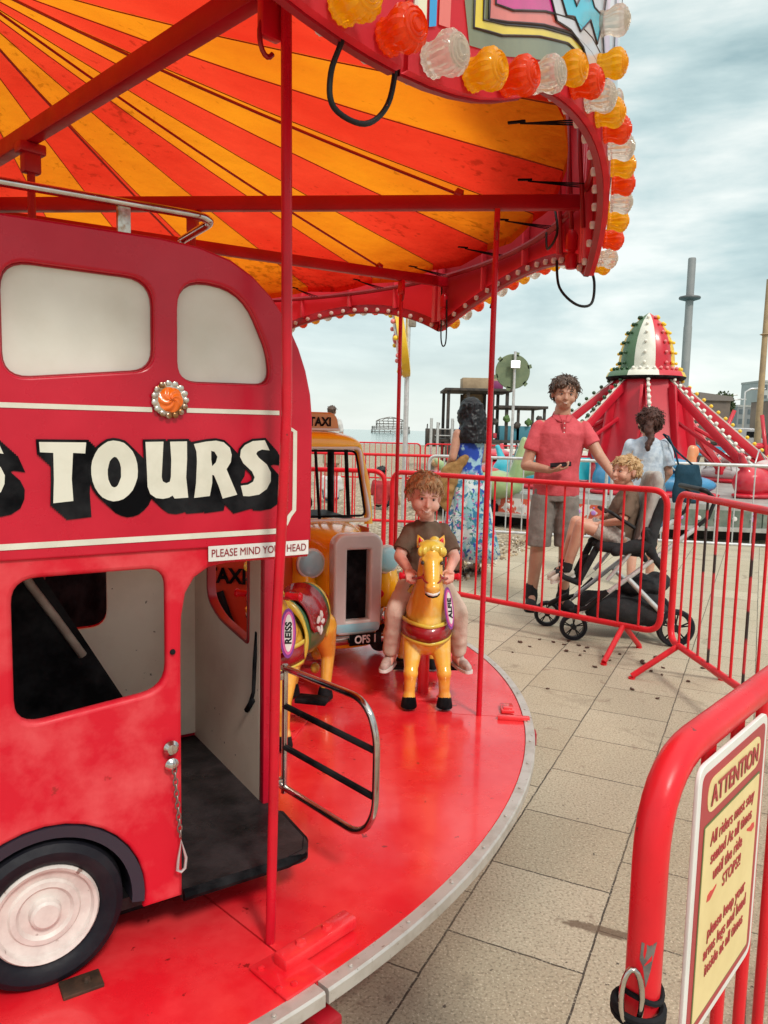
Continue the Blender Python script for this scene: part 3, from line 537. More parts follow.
for i in range(NP):
    a=BND[i]; SP=BND[(i+1)%10]+(360 if i==9 else 0)-a; nn=24
    vis=i in (0,1,2,3,9)
    b=MB(); rows=8
    def prof(k): return zlow_i(k/nn,i)
    # inner and outer skins
    for side,(rr,mi_) in enumerate(((RB,0),(RB-.016,1))):
        V=[];F=[]
        for k in range(nn+1):
            th=a+.12+(SP-.24)*k/nn; z0=prof(k)
            for z in (z0,z0+.05,2.20,2.26,2.6,ZT): V.append(cl(th,rr,max(z,z0)))
        for k in range(nn):
            for j in range(5): F.append((k*6+j,(k+1)*6+j,(k+1)*6+j+1,k*6+j+1))
        b.add(V,F,mi_)
    for k in range(nn):
        t0=a+.12+(SP-.24)*k/nn; t1=a+.12+(SP-.24)*(k+1)/nn
        b.add([cl(t0,RB,prof(k)),cl(t1,RB,prof(k+1)),cl(t1,RB-.016,prof(k+1)),cl(t0,RB-.016,prof(k))],[(0,1,2,3)],0)
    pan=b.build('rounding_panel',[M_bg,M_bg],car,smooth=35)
    # scalloped lower flange on the inside that carries the sockets
    b=MB(); V=[];F=[]
    for k in range(nn+1):
        th=a+.12+(SP-.24)*k/nn; z0=prof(k)
        for r_,z in ((RB-.017,z0-.004),(RB-.034,z0-.002),(RB-.036,z0+.004),(RB-.019,z0+.05)): V.append(cl(th,r_,z))
    for k in range(nn):
        for j in range(4): F.append((k*4+j,(k+1)*4+j,(k+1)*4+(j+1)%4,k*4+(j+1)%4))
    b.add(V,F); b.build('scalloped_flange',M_darkred,pan,smooth=35)
    # ribs
    b=MB()
    for q,w in ((.6,.03),(SP/2,.02),(SP-.6,.03),(SP/4,.014),(SP*.75,.014)):
        f=q/SP; b.box(cl(a+q,RB-.035,(zlow(f)+.03+ZT)/2),(.03,w,ZT-zlow(f)-.05),Matrix.Rotation(R(a+q),3,'Z'),bev=.003)
    b.build('rib',M_boardin,pan,smooth=35)
    # inner ring rail
    b=MB(); b.tube([cl(a+SP*k/12,RB-.045,2.235) for k in range(13)],.014,8); b.tube([cl(a+SP*k/12,RB-.05,2.62) for k in range(13)],.012,8); b.build('ring_rail',M_darkred,pan,smooth=40)
    if i in (0,9,1):
        for j,(nm,poly) in enumerate(ART.items()):
            V,F=panel_grid([((t if i==0 else a+.2+(t+41)/36*(SP-.4)),z) for t,z in poly]); b=MB(); b.add([cl(x,RB+.002+.0012*j,z) for x,z in V],F)
            if nm in('lav','cyan','yellow','coral','magenta','cyan2'):
                poly=[((t if i==0 else a+.2+(t+41)/36*(SP-.4)),z) for t,z in poly]; P=[cl(x,RB+.0026+.0012*j,z) for x,z in poly]
                Q=[]
                for q in range(len(P)):
                    p,p2=P[q],P[(q+1)%len(P)]; nsub=max(1,int((p2-p).length/.04)); t0,z0=poly[q]; t1,z1=poly[(q+1)%len(P)]
                    for s_ in range(nsub): Q.append(cl(t0+(t1-t0)*s_/nsub,RB+.0026+.0012*j,z0+(z1-z0)*s_/nsub))
                b.tube(Q,.0022,4,closed=True,mi=1)
            b.build('painted_'+{'olive':'field','yellow':'border','coral':'inlay','magenta':'centre','lav':'scroll','cyan':'ribbon','cyan2':'curl','pinkswirl':'flourish'}[nm],[MATS['art '+nm],M_artline],pan)
        for nm_,c_,poly in (('bar',(.04,.30,.62),[(a+1.2,2.93),(a+1.1,2.022),(a+1.5,2.03),(a+1.9,2.93)]),('stripe',(.72,.16,.13),[(a+2.0,2.93),(a+1.65,2.035),(a+2.3,2.04),(a+2.8,2.93)]),('stripe',(.74,.68,.5),[(a+.35,2.93),(a+.35,2.0),(a+.95,2.01),(a+1.0,2.93)])):
            V,F=panel_grid(poly); b=MB(); b.add([cl(x,RB+.0035,z) for x,z in V],F); b.build('painted_'+nm_,mat('art %s %.2f'%(nm_,c_[1]),c_,.25,coat=.4),pan)
        b=MB()
        b.tube([cl(a+.35,RB+.004,z) for z in (2.02,ZT)],.004,6)
        b.build('edge_bead',M_cream,pan)
    if vis:
        nb=16; col=i*nb
        for k in range(nb):
            f=(k+.5)/nb; th=a+SP*f; z=zlow_i(f,i)+.027
            o=link_mesh('bulb',BMS[((i+(10 if i<5 else 0))*16+k+1)%3],None,pan); o.matrix_local=Matrix.Translation(cl(th,RB+.004,z))@align_z(cl(th,1,0))
            s_=link_mesh('bulb_socket',SOC,None,pan); s_.matrix_local=Matrix.Translation(cl(th,RB-.034,z-.010))@align_z(-cl(th,1,0))
        for k in range(6):   # bulbs climbing the upright edge of the panel
            o=link_mesh('bulb',BMS[(k*2+i)%3],None,pan); o.matrix_local=Matrix.Translation(cl(a+18 if i==0 else a+.2,RB+.006,zlow(.5 if i==0 else 0)+.13+.095*k))@align_z(cl(a+18 if i==0 else a+.2,1,0))
# hanging cable loops and plugs
def cable(name,pts,r=.0065,m=M_plast,parent=car):
    b=MB(); P=[Vector(p) for p in pts]; Q=[]
    for i in range(len(P)-1):
        p0=P[max(0,i-1)];p1=P[i];p2=P[i+1];p3=P[min(len(P)-1,i+2)]
        for k in range(6):
            t=k/6; Q.append(.5*((2*p1)+(p2-p0)*t+(2*p0-5*p1+4*p2-p3)*t*t+(3*p1-p0-3*p2+p3)*t**3))
    Q.append(P[-1]); b.tube(Q,r,8); return b.build(name,m,parent,smooth=True)
cable('hanging_cable',[cl(-46.9,2.53,2.03),cl(-46.7,2.53,1.968),cl(-47.25,2.53,1.90),cl(-47.1,2.53,1.853),cl(-45.7,2.53,1.847),cl(-44.6,2.53,1.89),cl(-44.2,2.53,1.965),cl(-44.2,2.53,2.03)],.0045)
cable('hanging_cable',[cl(-4.6,2.42,2.0),cl(-5.4,2.43,1.90),cl(-5.6,2.49,1.84),cl(-4.6,2.55,1.85),cl(-4.2,2.56,1.93),cl(-5.0,2.53,1.99)],.005)
cable('hanging_cable',[cl(32.4,2.49,2.2),cl(32.3,2.49,2.0),cl(32.2,2.49,1.89),cl(31.7,2.49,1.85),cl(31.1,2.49,1.89),cl(31.2,2.49,2.1)],.004)
cable('hanging_cable',[cl(20.6,2.49,2.23),cl(20,2.49,2.10),cl(21.2,2.49,2.0)],.006)
cable('hanging_cable',[cl(3,2.46,2.3),cl(1,2.46,2.16),cl(3.5,2.45,2.12),cl(5,2.46,2.2)],.005)
for th in (31.8,-2.0): 
    b=MB(); b.lathe([(.018,0),(.022,.01),(.022,.05),(.015,.055),(.015,.065),(.022,.07),(.022,.12),(.012,.14)],14,Matrix.Translation(cl(th,2.49,1.995))); b.build('plug_connector',M_redpaint,car,smooth=40)
for th in (-8,-3,1):
    b=MB(); b.tube([cl(th,2.44,2.62),cl(th+2,2.5,2.1)],.008,6); b.build('strut',M_darkred,car,smooth=True)
b=MB(); b.box(Vector((0,0,0)),(.02,.05,.015),bev=.003,rot=None); 

# ================================================================ BUS
PHI=R(33)
bus=thing('double_decker_bus_ride','red double decker bus ride with big cream shadowed lettering and open rear platform','ride bus',(-.62,1.364,ZD),PHI)
def bl(o):
    o.data.transform(Matrix.Translation((0,0,-ZD))); return o
def side(name,splines,y,th,bev,m,parent=bus,sm=40,offset=None):
    if offset is None: offset=-bev
    me=curve_mesh(splines,extrude=max(0,th/2-bev),bevel=bev,offset=offset); me.transform(Matrix.Translation((0,y,0))@XZ); return bl(link_mesh(name,me,m,parent,sm))
def arc(cx,cz,r,a0,a1,n=18): return [(cx+r*math.cos(R(a0+(a1-a0)*k/n)),cz+r*math.sin(R(a0+(a1-a0)*k/n))) for k in range(n+1)]
roofc=[(.546,1.40),(.543,1.45),(.531,1.50),(.514,1.545),(.485,1.60),(.45,1.645),(.41,1.68),(.363,1.706),(.30,1.722),(.225,1.728)]
outer=[(-1.02,.405)]+arc(-.80,.44,.185,191,-11)+arc(0,.44,.185,191,-11)+[(.262,.405),(.262,.93)]+[(.264,1.0),(.272,1.045),(.29,1.075),(.32,1.094),(.36,1.10)]+[(.546,1.10)]+roofc+[(-.95,1.728),(-1.02,1.68)]
def w(l,r_,b_,t,rad=.05,bl_=None,br=None): return rpoly([(l,b_ if bl_ is None else bl_),(r_,b_ if br is None else br),(r_,t),(l,t)],rad)
w1=rpoly([(-.05,1.452),(.212,1.482),(.212,1.652),(-.05,1.655)],[.045,.04,.05,.05])
w2=rpoly([(.256,1.462),(.452,1.466),(.448,1.53),(.39,1.655),(.256,1.66)],[.04,.03,.05,.09,.06])
lw=rpoly([(-.045,.828),(.232,.855),(.232,1.10),(-.045,1.10)],[.05,.05,.04,.045])
ups=[w1,w2,w(-.34,-.09,1.452,1.655),w(-.63,-.38,1.452,1.655),w(-.92,-.67,1.452,1.655)]
lows=[lw,w(-.34,-.09,.83,1.10),w(-.63,-.38,.83,1.10)]
side('side_panel',[outer]+ups+lows,.013,.026,.009,M_buswear)
# upper red skin (deep gloss, not faded) above the window line
upo=[(-1.02,1.135),(.548,1.135)]+[(x+.002,z) for x,z in roofc[:1]]+roofc[1:]+[(-.95,1.729),(-1.02,1.68)]
side('body_skin',[upo]+ups,-.0005,.012,.005,M_busred)
side('side_panel',[[(-1.02,.405),(.56,.405),(.56,1.10)]+roofc+[(-.95,1.728),(-1.02,1.68)]]+ups+[w(-.34,-.09,.83,1.10),w(-.63,-.38,.83,1.10),rpoly([(-.05,.80),(.30,.80),(.30,1.06),(-.05,1.06)],.05)],.787,.026,.009,M_busred)
side('side_lining',[[(-1.0,.43),(.555,.43),(.555,1.095),(-1.0,1.095)],rpoly([(-.045,.80),(.295,.80),(.295,1.06),(-.045,1.06)],.05),w(-.34,-.09,.83,1.09)],.768,.008,.001,M_intwall)
for i_,p_ in enumerate(ups):
    side('window_board',[p_],.018,.006,.0005,M_panelw,offset=.004)
    side('window_rim',[ [(x,z) for x,z in p_], [( (x-sum(q[0] for q in p_)/len(p_))*.975+sum(q[0] for q in p_)/len(p_), (z-sum(q[1] for q in p_)/len(p_))*.965+sum(q[1] for q in p_)/len(p_)) for x,z in p_]],.0115,.004,.001,M_darkred)
# roof and back skin swept across the width
prof_=[(-1.02,1.66),(-.99,1.70),(-.95,1.726)]+[(.0,1.729)]+roofc[::-1]+[(.547,1.25),(.547,1.10)]
b=MB(); ys=[.006,.02,.045,.10,.30,.49,.69,.745,.77,.784]; lift=[-.012,0,.008,.018,.026,.026,.018,.008,0,-.012]
V=[];F=[]
for y,l_ in zip(ys,lift):
    for j,(s_,z) in enumerate(prof_):
        nrm=Vector((0,1)) if j<5 else Vector((math.cos(PI/2*(1-(j-5)/9)),math.sin(PI/2*(1-(j-5)/9)))) if j<14 else Vector((1,0))
        V.append((s_+nrm.x*min(l_,.004),y,z+nrm.y*l_))
n_=len(prof_)
for i in range(len(ys)-1):
    for j in range(n_-1): F.append((i*n_+j,(i+1)*n_+j,(i+1)*n_+j+1,i*n_+j+1))
b.add(V,F); roof=bl(b.build('roof',M_busred,bus,smooth=50))
b=MB(); b.box((-.235,.40,1.112),(1.56,.76,.018),bev=.004); bl(b.build('deck_floor',M_busred,bus,smooth=35))
b=MB(); b.box((-1.005,.40,1.06),(.02,.77,1.3),bev=.006); bl(b.build('front_panel',M_busred,bus,smooth=35))
# floor and step
fl=rpoly([(-1.0,.03),(.26,.03),(.262,.0),(.56,.0),(.575,.06),(.575,.77),(-1.0,.77)],[0,0,0,.05,.03,.01,0])
b=MB(); b.prism(fl,.395,.42); bl(b.build('floor',M_mat,bus,smooth=30))
b=MB(); b.tube([(.262,-.001,.408),(.50,-.001,.408),(.545,.012,.408),(.572,.06,.408),(.577,.2,.408)],.0125,8); bl(b.build('step_edge',M_black,bus,smooth=40))
b=MB(); b.box((-.3,.40,.36),(1.2,.55,.08),bev=.01); bl(b.build('chassis',M_black,bus,smooth=35))
# rear wall with window opening, seen from inside: plane s=.565, runs along the width
rw=[(.28,.42),(.77,.42),(.77,1.10),(.28,1.10)]
rh=rpoly([(.345,.815),(.56,.838),(.652,.88),(.652,1.075),(.345,1.075)],[.02,.05,.04,.03,.02])
me=curve_mesh([rw,rh],extrude=.008,bevel=.003); me.transform(Matrix.Translation((.565,0,0))@Matrix(((0,0,1,0),(1,0,0,0),(0,1,0,0),(0,0,0,1)))); bl(link_mesh('rear_wall',me,M_intwall,bus,40))
cxm=sum(p[0] for p in rh)/len(rh); czm=sum(p[1] for p in rh)/len(rh)
me=curve_mesh([rh,[((x-cxm)*.955+cxm,(z-czm)*.955+czm) for x,z in rh]],extrude=.011,bevel=.002); me.transform(Matrix.Translation((.563,0,0))@Matrix(((0,0,1,0),(1,0,0,0),(0,1,0,0),(0,0,0,1)))); bl(link_mesh('rear_window_seal',me,M_darkred,bus,40))
b=MB(); b.box((.572,.268,.755),(.035,.028,.70),bev=.005); bl(b.build('corner_post',M_busred,bus,smooth=35))
b=MB(); b.tube([(.556,.30,.86),(.55,.30,.78),(.552,.31,.70),(.548,.33,.655)],.006,6); b.tube([(.552,.31,.68),(.548,.345,.64)],.008,6); bl(b.build('strap',M_black,bus,smooth=True))
# inside: stair panel, seat, dark lining seen through the lower window
b=MB(); b.prism([(-.30,.43),(.40,.43),(.262,.685),(.082,1.009),(.03,1.10),(-.30,1.10)],0,.02,Matrix.Translation((0,.46,0))@XZ); bl(b.build('stair_panel',M_black,bus))
b=MB(); b.tube([(.16,.43,.82),(.10,.43,.92),(.05,.43,1.0),(.0,.43,1.09)],.010,6); bl(b.build('stair_rail',mat('worn cream edge',(.42,.36,.30),.6,c2=(.3,.24,.2),scale=20),bus,smooth=True))
b=MB(); b.box((-.075,.30,.76),(.10,.28,.05),bev=.015); b.box((-.12,.30,.86),(.035,.28,.26),bev=.012); b.box((-.075,.30,.60),(.08,.24,.30),bev=.01); bl(b.build('seat',M_greycloth,bus,smooth=40))
b=MB(); b.box((-.10,.09,.98),(.012,.012,.18)); b.box((-.085,.09,.98),(.012,.012,.18)); bl(b.build('window_sticker',M_yel,bus))
# wheels with arches
def bus_wheel(s):
    Mw=Matrix.Translation((s,.06,.445))@Matrix.Rotation(PI/2,4,'X')
    b=MB(); b.lathe([(.096,-.04),(.110,-.052),(.130,-.055),(.142,-.045),(.147,-.03),(.147,.03),(.142,.052),(.128,.06),(.112,.057),(.100,.048),(.096,.04)],48,Mw,cap=False)
    t_=bl(b.build('tyre',M_rubber,bus,smooth=35))
    b=MB(); b.lathe([(.098,.035),(.098,.048),(.094,.053),(.088,.050),(.084,.040),(.066,.036),(.062,.041),(.052,.042),(.046,.036),(.030,.036),(.027,.048),(.022,.052),(0,.052)],48,Mw); bl(b.build('hub',M_hub,bus,smooth=30))
    b=MB(); V=[];F=[]; P=arc(s,.44,.1835,186,-6,30)
    Q=arc(s,.44,.160,186,-6,30)
    for (x,z),(x2,z2) in zip(P,Q):
        V+= [(x,.0,z),(x2,.004,z2),(x2,.16,z2),(x,.16,z)]
    for k in range(30):
        for j in range(4): F.append((k*4+j,k*4+(j+1)%4,(k+1)*4+(j+1)%4,(k+1)*4+j))
    b.add(V,F); bl(b.build('wheel_arch',mat('arch dark blue black',(.02,.02,.035),.5),bus,smooth=40))
bus_wheel(0); bus_wheel(-.80)
b=MB(); b.box((.055,-.02,.302),(.075,.05,.01),bev=.002); b.lathe([(.008,0),(.006,.008),(0,.009)],8,Matrix.Translation((.065,-.02,.307))); bl(b.build('floor_fixing_plate',mat('rusted plate',(.10,.05,.03),.6,.4,c2=(.05,.03,.02),scale=40),bus,smooth=35))
# lock, chain and clip by the door
b=MB(); Mk=Matrix.Translation((.236,-.008,.735))@Matrix.Rotation(PI/2,4,'X'); b.lathe([(.014,-.002),(.016,.004),(.010,.012),(0,.014)],16,Mk); b.lathe([(.012,-.002),(.014,.004),(.008,.010),(0,.012)],16,Matrix.Translation((.237,-.008,.700))@Matrix.Rotation(PI/2,4,'X')); bl(b.build('lock',M_chrome,bus,smooth=40))
b=MB(); z=.69; k=0
while z>.545:
    c_=Vector((.240+.012*(.69-z)/.15,-.018,z)); vv=[]
    for q in range(10):
        a_=2*PI*q/10; p=Vector((.0045*math.cos(a_),0,.0085*math.sin(a_))); 
        if k%2: p=Vector((0,p.x,p.z))
        vv.append(c_+p)
    b.tube(vv,.0015,5,closed=True); z-=.0125; k+=1
bl(b.build('chain',mat('dull chain',(.25,.2,.18),.4,.8),bus,smooth=40))
b=MB(); b.tube([(.252,-.02,.54),(.262,-.02,.50),(.260,-.02,.478),(.252,-.02,.472),(.244,-.02,.478),(.246,-.02,.50)],.0032,8,closed=True); bl(b.build('clip',M_silver,bus,smooth=40))
b=MB(); b.lathe([(.006,-.001),(.005,.002),(0,.0025)],10,Matrix.Translation((.243,-.003,.93))@Matrix.Rotation(PI/2,4,'X')); bl(b.build('screw',M_black,bus,smooth=40))
# roof rail
b=MB(); b.tube(path([(-1.0,.02,1.782),(.345,.02,1.786),(.345,.24,1.786)],.06),.0085,12)
bl(b.build('roof_rail',M_chrome,bus,smooth=40))
for s_ in (.165,-.25,-.7):
    b=MB(); b.box((s_,.025,1.75),(.024,.012,.066),bev=.002); bl(b.build('rail_post',M_rust,bus,smooth=35))
b=MB(); b.tube([(.345,.23,1.786),(.33,.25,1.74)],.0075,10); bl(b.build('rail_end',M_chrome,bus,smooth=40))
# rosette reflector
Mr=Matrix.Translation((.238,-.008,1.428))@Matrix.Rotation(PI/2,4,'X')
b=MB(); b.lathe([(.030,0),(.034,.003),(.026,.007),(0,.007)],28,Mr)
for k in range(15):
    a_=2*PI*k/15; b.lathe([(0,0),(.006,.002),(.0055,.006),(0,.009)],8,Mr@Matrix.Translation((.031*math.cos(a_),.031*math.sin(a_),.002)))
ros=bl(b.build('side_lamp',M_rust,bus,smooth=40))
b=MB(); V=[];F=[]; nr=9;na=48
for i in range(nr):
    r_=.024*i/(nr-1)
    for k in range(na): a_=2*PI*k/na; V.append(Mr@Vector((r_*math.cos(a_),r_*math.sin(a_),.008+.010*(1-(i/(nr-1))**2)+.0022*math.sin(6*a_+i*1.1))))
for i in range(nr-1):
    for k in range(na): F.append((i*na+k,i*na+(k+1)%na,(i+1)*na+(k+1)%na,(i+1)*na+k))
b.add(V,F); bl(b.build('lens',mat('orange lens',(.90,.17,.01),.2,coat=.5),bus,smooth=True))
# stripes
LY=-.0075
def flat(name,splines,y,m,parent=bus,th=.0012): 
    me=curve_mesh(splines,extrude=th/2); me.transform(Matrix.Translation((0,y,0))@XZ); return bl(link_mesh(name,me,m,parent))
def strip(pts,w_):
    P=[Vector(p) for p in pts]; L_=[];R_=[]
    for i,p in enumerate(P):
        d=((P[min(i+1,len(P)-1)]-P[max(i-1,0)])).normalized(); n=Vector((-d.y,d.x)); L_.append(tuple(p+n*w_/2)); R_.append(tuple(p-n*w_/2))
    return L_+R_[::-1]
flat('pinstripe',[strip([(-1.0,1.407),(.205,1.408)],.009)],LY,M_cream); flat('pinstripe',[strip([(.272,1.409),(.469,1.410)],.009)],LY,M_cream)
flat('pinstripe',[strip([(-1.0,1.159),(.466,1.162)],.011)],LY,M_cream)
flat('pinstripe',[strip([(.484,1.383),(.506,1.372),(.506,1.235),(.5055,1.205),(.495,1.193),(.486,1.175)],.009)],LY,M_cream)
def box2(l,r_,b_,t): return [(l,b_),(r_,b_),(r_,t),(l,t)]
flat('notice_plate',[box2(.315,.540,1.108,1.139)],LY-.0008,M_white)
def btext(name,s,size,x,z,y,m,offset=0,sx=1,parent=bus,ex=.0005):
    me=text_mesh(s,size,ex,offset,sx=sx); me.transform(Matrix.Translation((x,y,z))@XZ); return bl(link_mesh(name,me,m,parent))
M_dkred=mat('dark red lettering',(.26,.01,.02),.5)
btext('notice_lettering','PLEASE MIND YOUR HEAD',.0225,.4275,1.1235,LY-.0022,M_dkred,offset=0,sx=.80)
def grow(poly,d): return poly
DX,DZ=.0265,-.0265
for nm in ('T','O','U','R','S','S0'):
    sp=[LET[nm]]+([LET['Oh']] if nm=='O' else [])+([LET['Rh']] if nm=='R' else [])
    flat('letter',sp,LY-.0034,M_cream)
    b=bmesh.new()
    for k in range(0,9):
        t=k/8
        me=curve_mesh([sp[0]],extrude=.0001,offset=.0048)
        me.transform(Matrix.Translation((DX*t,LY-.0026+.00022*k,DZ*t))@XZ); b.from_mesh(me); bpy.data.meshes.remove(me)
    me=bpy.data.meshes.new('letter_shadow'); b.to_mesh(me); b.free(); bl(link_mesh('letter_shadow',me,M_black,bus))
# rear gate rail: from the corner post out across the platform's end
def gr(u,z): # u 0..1 along the rail
    return (.617+(.685-.617)*u,.275+(-.075-.275)*u,z)
gate=path([gr(0,.445),gr(.86,.435),gr(1.0,.50),gr(1.0,.70),gr(.88,.765),gr(0,.765)],.045)
b=MB(); b.tube([Vector(p) for p in gate],.0085,12); b.tube([gr(.03,.43),gr(.03,.775)],.008,10); g_=bl(b.build('gate_rail',M_chrome,bus,smooth=40))
for z_ in (.655,.545):
    b=MB(); b.tube([gr(.03,z_+.01),gr(.98,z_)],.008,8); bl(b.build('gate_bar',M_black,bus,smooth=40))
for z_ in (.745,.46):
    b=MB(); b.box((.60,.27,z_),(.04,.02,.02),bev=.003); bl(b.build('gate_bracket',M_chrome,bus,smooth=40))
# ================================================================ BARRIERS
def at(u,v,Y):
    a=u-384;b=512-v;c,s=math.cos(ROLL),math.sin(ROLL); x=a*c-b*s; y=a*s+b*c
    d=Vector((x,FPX*math.cos(PITCH)+y*math.sin(PITCH),-FPX*math.sin(PITCH)+y*math.cos(PITCH))); t=Y/d.y; return Vector((d.x*t,Y,HC+d.z*t))
def barrier(name,label,p0,p1,nb,zt=1.057,zb=.195,rt=.019,rb=.0075,m=M_fence,mb=None,group='red crowd barriers round the roundabout',feet=(.06,.94),spread=.26,rc=.10,flatfoot=False,cat='barrier',xs=None):
    p0=Vector((*p0,0));p1=Vector((*p1,0)); d=p1-p0; Ln=d.length; ang=math.atan2(d.y,d.x)
    t=thing(name,label,cat,tuple(p0),ang,group)
    b=MB(); P=[]
    C4=[(0,0,zb),(Ln,0,zb),(Ln,0,zt),(0,0,zt)]
    for i in range(4): P+=arc_pts(C4[i-1],C4[i],C4[(i+1)%4],rc,8)
    b.tube(P,rt,16 if rt>.015 else 10,closed=True); b.build('frame',m,t,smooth=50)
    for k in range(nb):
        x=xs[k] if xs else Ln*(k+1)/(nb+1); b=MB(); b.tube([(x,0,zb),(x,0,zt)],rb,8); b.build('bar',(mb(k) if mb else m),t,smooth=50)
    for f in feet:
        x=Ln*f
        for s_ in (-1,1):
            b=MB()
            if flatfoot: b.tube([(x,0,zb+.1),(x,s_*.08,.05),(x,s_*spread,.012)],rt*.8,8)
            else: b.tube([(x,s_*.012,zb-.005),(x,s_*spread,.016)],rt*.9,12)
            b.lathe([(rt,0),(rt,.01),(0,.011)],10,Matrix.Translation((x,s_*spread,0)))
            b.build('foot',m,t,smooth=50)
    return t
RG='red crowd barriers round the roundabout'
barrier('crowd_barrier','red tube barrier standing between the boy on the horse and the pushchair',(.06,5.985),(1.688,4.568),15,feet=(.07,.895))
barrier('crowd_barrier','red tube barrier with black worn bars, right of the pushchair',(1.690,4.40),(1.745,2.42),15,mb=lambda k: M_fenceworn if k in(2,3,6,9,10,12) else M_fence,feet=(.065,.93))
barrier('crowd_barrier','red tube barrier seen through the yellow taxi windscreen',(-2.15,6.30),(.0,6.02),16)
b3=barrier('crowd_barrier','nearest red tube barrier, carrying the attention notice',(.319,.847),(1.66,2.354),15,zt=1.0,zb=.16,rt=.0205,rb=.0095,rc=.115,feet=(.05,.95),xs=[.178+.118*k for k in range(15)])
barrier('crowd_barrier','red tube barrier on the shingle, in the row behind the taxi',(-1.6,10.3),(.82,9.9),17)
barrier('crowd_barrier','distant red barrier on the shingle, left one of the farthest pair',(-1.5,19.2),(.86,19.0),16)
barrier('crowd_barrier','distant red barrier on the shingle, right one of the farthest pair',(.98,19.0),(3.3,18.8),16)
# notice on the near barrier
sd_=Vector((.665,.747,0)).normalized(); sn=Vector((sd_.y,-sd_.x,0))
sg=thing('attention_sign','white edged notice reading ATTENTION hung on the near red barrier','sign',(0.319,.847,.62),math.atan2(sd_.y,sd_.x))
sg.location=Vector((.319,.847,0))+sd_*(.195)+sn*.027+Vector((0,0,.62))
def sflat(name,pts,y,th,m,bev=0,parent=sg):
    me=curve_mesh([pts],extrude=th/2,bevel=bev); me.transform(Matrix.Translation((0,-y,0))@XZ); return link_mesh(name,me,m,parent,40 if bev else None)
def rect(w_,z0,z1,r_): return rpoly([(-w_/2,z0),(w_/2,z0),(w_/2,z1),(-w_/2,z1)],r_)
W_=.272
sflat('board',rect(W_,0,.368,.022),0,.003,M_white,.0012)
sflat('red_field',rect(W_-.022,.011,.357,.014),.0030,.0006,mat('sign red',(.42,.025,.04),.4,c2=(.36,.02,.03)))
M_sy=mat('sign cream yellow',(.78,.62,.30),.4,c2=(.72,.56,.26),scale=12)
sflat('green_line',rect(W_-.050,.022,.288,.004),.0036,.0006,mat('sign green line',(.10,.13,.04),.5))
sflat('text_field',rect(W_-.056,.025,.285,.003),.0042,.0006,M_sy)
sflat('title_field',rect(W_-.062,.300,.345,.022),.0036,.0006,M_sy)
M_sred=mat('sign red lettering',(.38,.02,.03),.4)
def stext(name,s,size,x,z,sx=1,off=.0006):
    me=text_mesh(s,size,.0003,off,sx=sx); me.transform(Matrix.Translation((x,-.0052,z))@XZ); return link_mesh(name,me,M_sred,sg)
stext('title','ATTENTION',.036,0,.3205,.93,.0006)
for s_,z_,x_ in (('All riders must stay',.262,0),('seated At all times',.236,0),('until the ride',.210,-.012),('STOPS!!',.183,.008),('please keep your',.132,0),('arms legs and head',.107,0),('inside at all times',.082,0)):
    stext('line_of_text',s_,.0245,x_,z_,.90,off=.0003)
for x_,z_,sx_ in ((-.070,.184,1),(.084,.212,-1)):
    sflat('pointing_hand',[(x_+sx_*q,z_+w_) for q,w_ in ((-.016,-.004),(-.004,-.006),(.004,-.003),(.018,.003),(.018,.006),(.004,.004),(-.004,.006),(-.014,.004))],.0046,.0006,mat('hand red',(.6,.03,.03),.4))
# clamp strap where two barriers meet, and the bared steel patch
b=MB(); b.tube([Vector((.319,.847,z)) + Vector((.0225*math.cos(q),.0225*math.sin(q),.0)) for q,z in [(2*PI*k/20,.728+.004*math.sin(4*PI*k/20)) for k in range(20)]],.0035,6,closed=True)
for z_ in (.715,.708): b.tube([Vector((.312,.838,z_))+Vector((.028*math.cos(q),.028*math.sin(q),0)) for q in [2*PI*k/20 for k in range(20)]],.0045,6,closed=True)
cs=b.build('coupling_strap',M_black,None,smooth=50); tag(cs,'black strap clamped round the near barrier upright','strap')
b=MB(); b.tube([Vector((.298,.822,.755))+Vector((-.012*math.cos(q),.003*math.sin(q),.034*math.sin(q)-.02)) for q in [2*PI*k/18 for k in range(18)]],.0035,8,closed=True); hk=b.build('steel_loop',M_chrome,None,smooth=50); tag(hk,'shiny steel loop hooked to the black strap on the near barrier','hook')
b=MB(); V=[];F=[]; pa=[(-.9,.800),(-.95,.778),(-.75,.77),(-.55,.745),(-.35,.765),(-.2,.785),(-.05,.802),(-.45,.797)]
V=[Vector((.319,.847,0))+Vector((.0208*math.sin(q+.35),-.0208*math.cos(q+.35),z_)) for q,z_ in pa]; b.add(V,[tuple(range(8))]); b.build('bare_patch',mat('bare grey steel',(.22,.2,.19),.5,.5,c2=(.14,.12,.12),scale=60),None)
bp_=bpy.data.objects['bare_patch']; bp_.parent=b3; bp_.matrix_parent_inverse=b3.matrix_world.inverted() if False else (Matrix.Translation(b3.location)@Matrix.Rotation(b3.rotation_euler.z,4,'Z')).inverted()
SG='grey crowd barriers round the jet ride'
q0=Vector((.55,9.62)); qd=Vector((3.32,-.81)).normalized()
for k,lb in enumerate(('grey crowd barrier behind the woman in the floral dress and the man','grey crowd barrier behind the pushchair and the woman in pale blue','grey crowd barrier in front of the red and pink jet gondola')):
    a_=q0+qd*(2.2*k); e_=q0+qd*(2.2*k+2.14); barrier('steel_barrier',lb,tuple(a_),tuple(e_),10,zt=1.07,zb=.16,rt=.019,rb=.008,m=M_silver,group=SG,flatfoot=True)
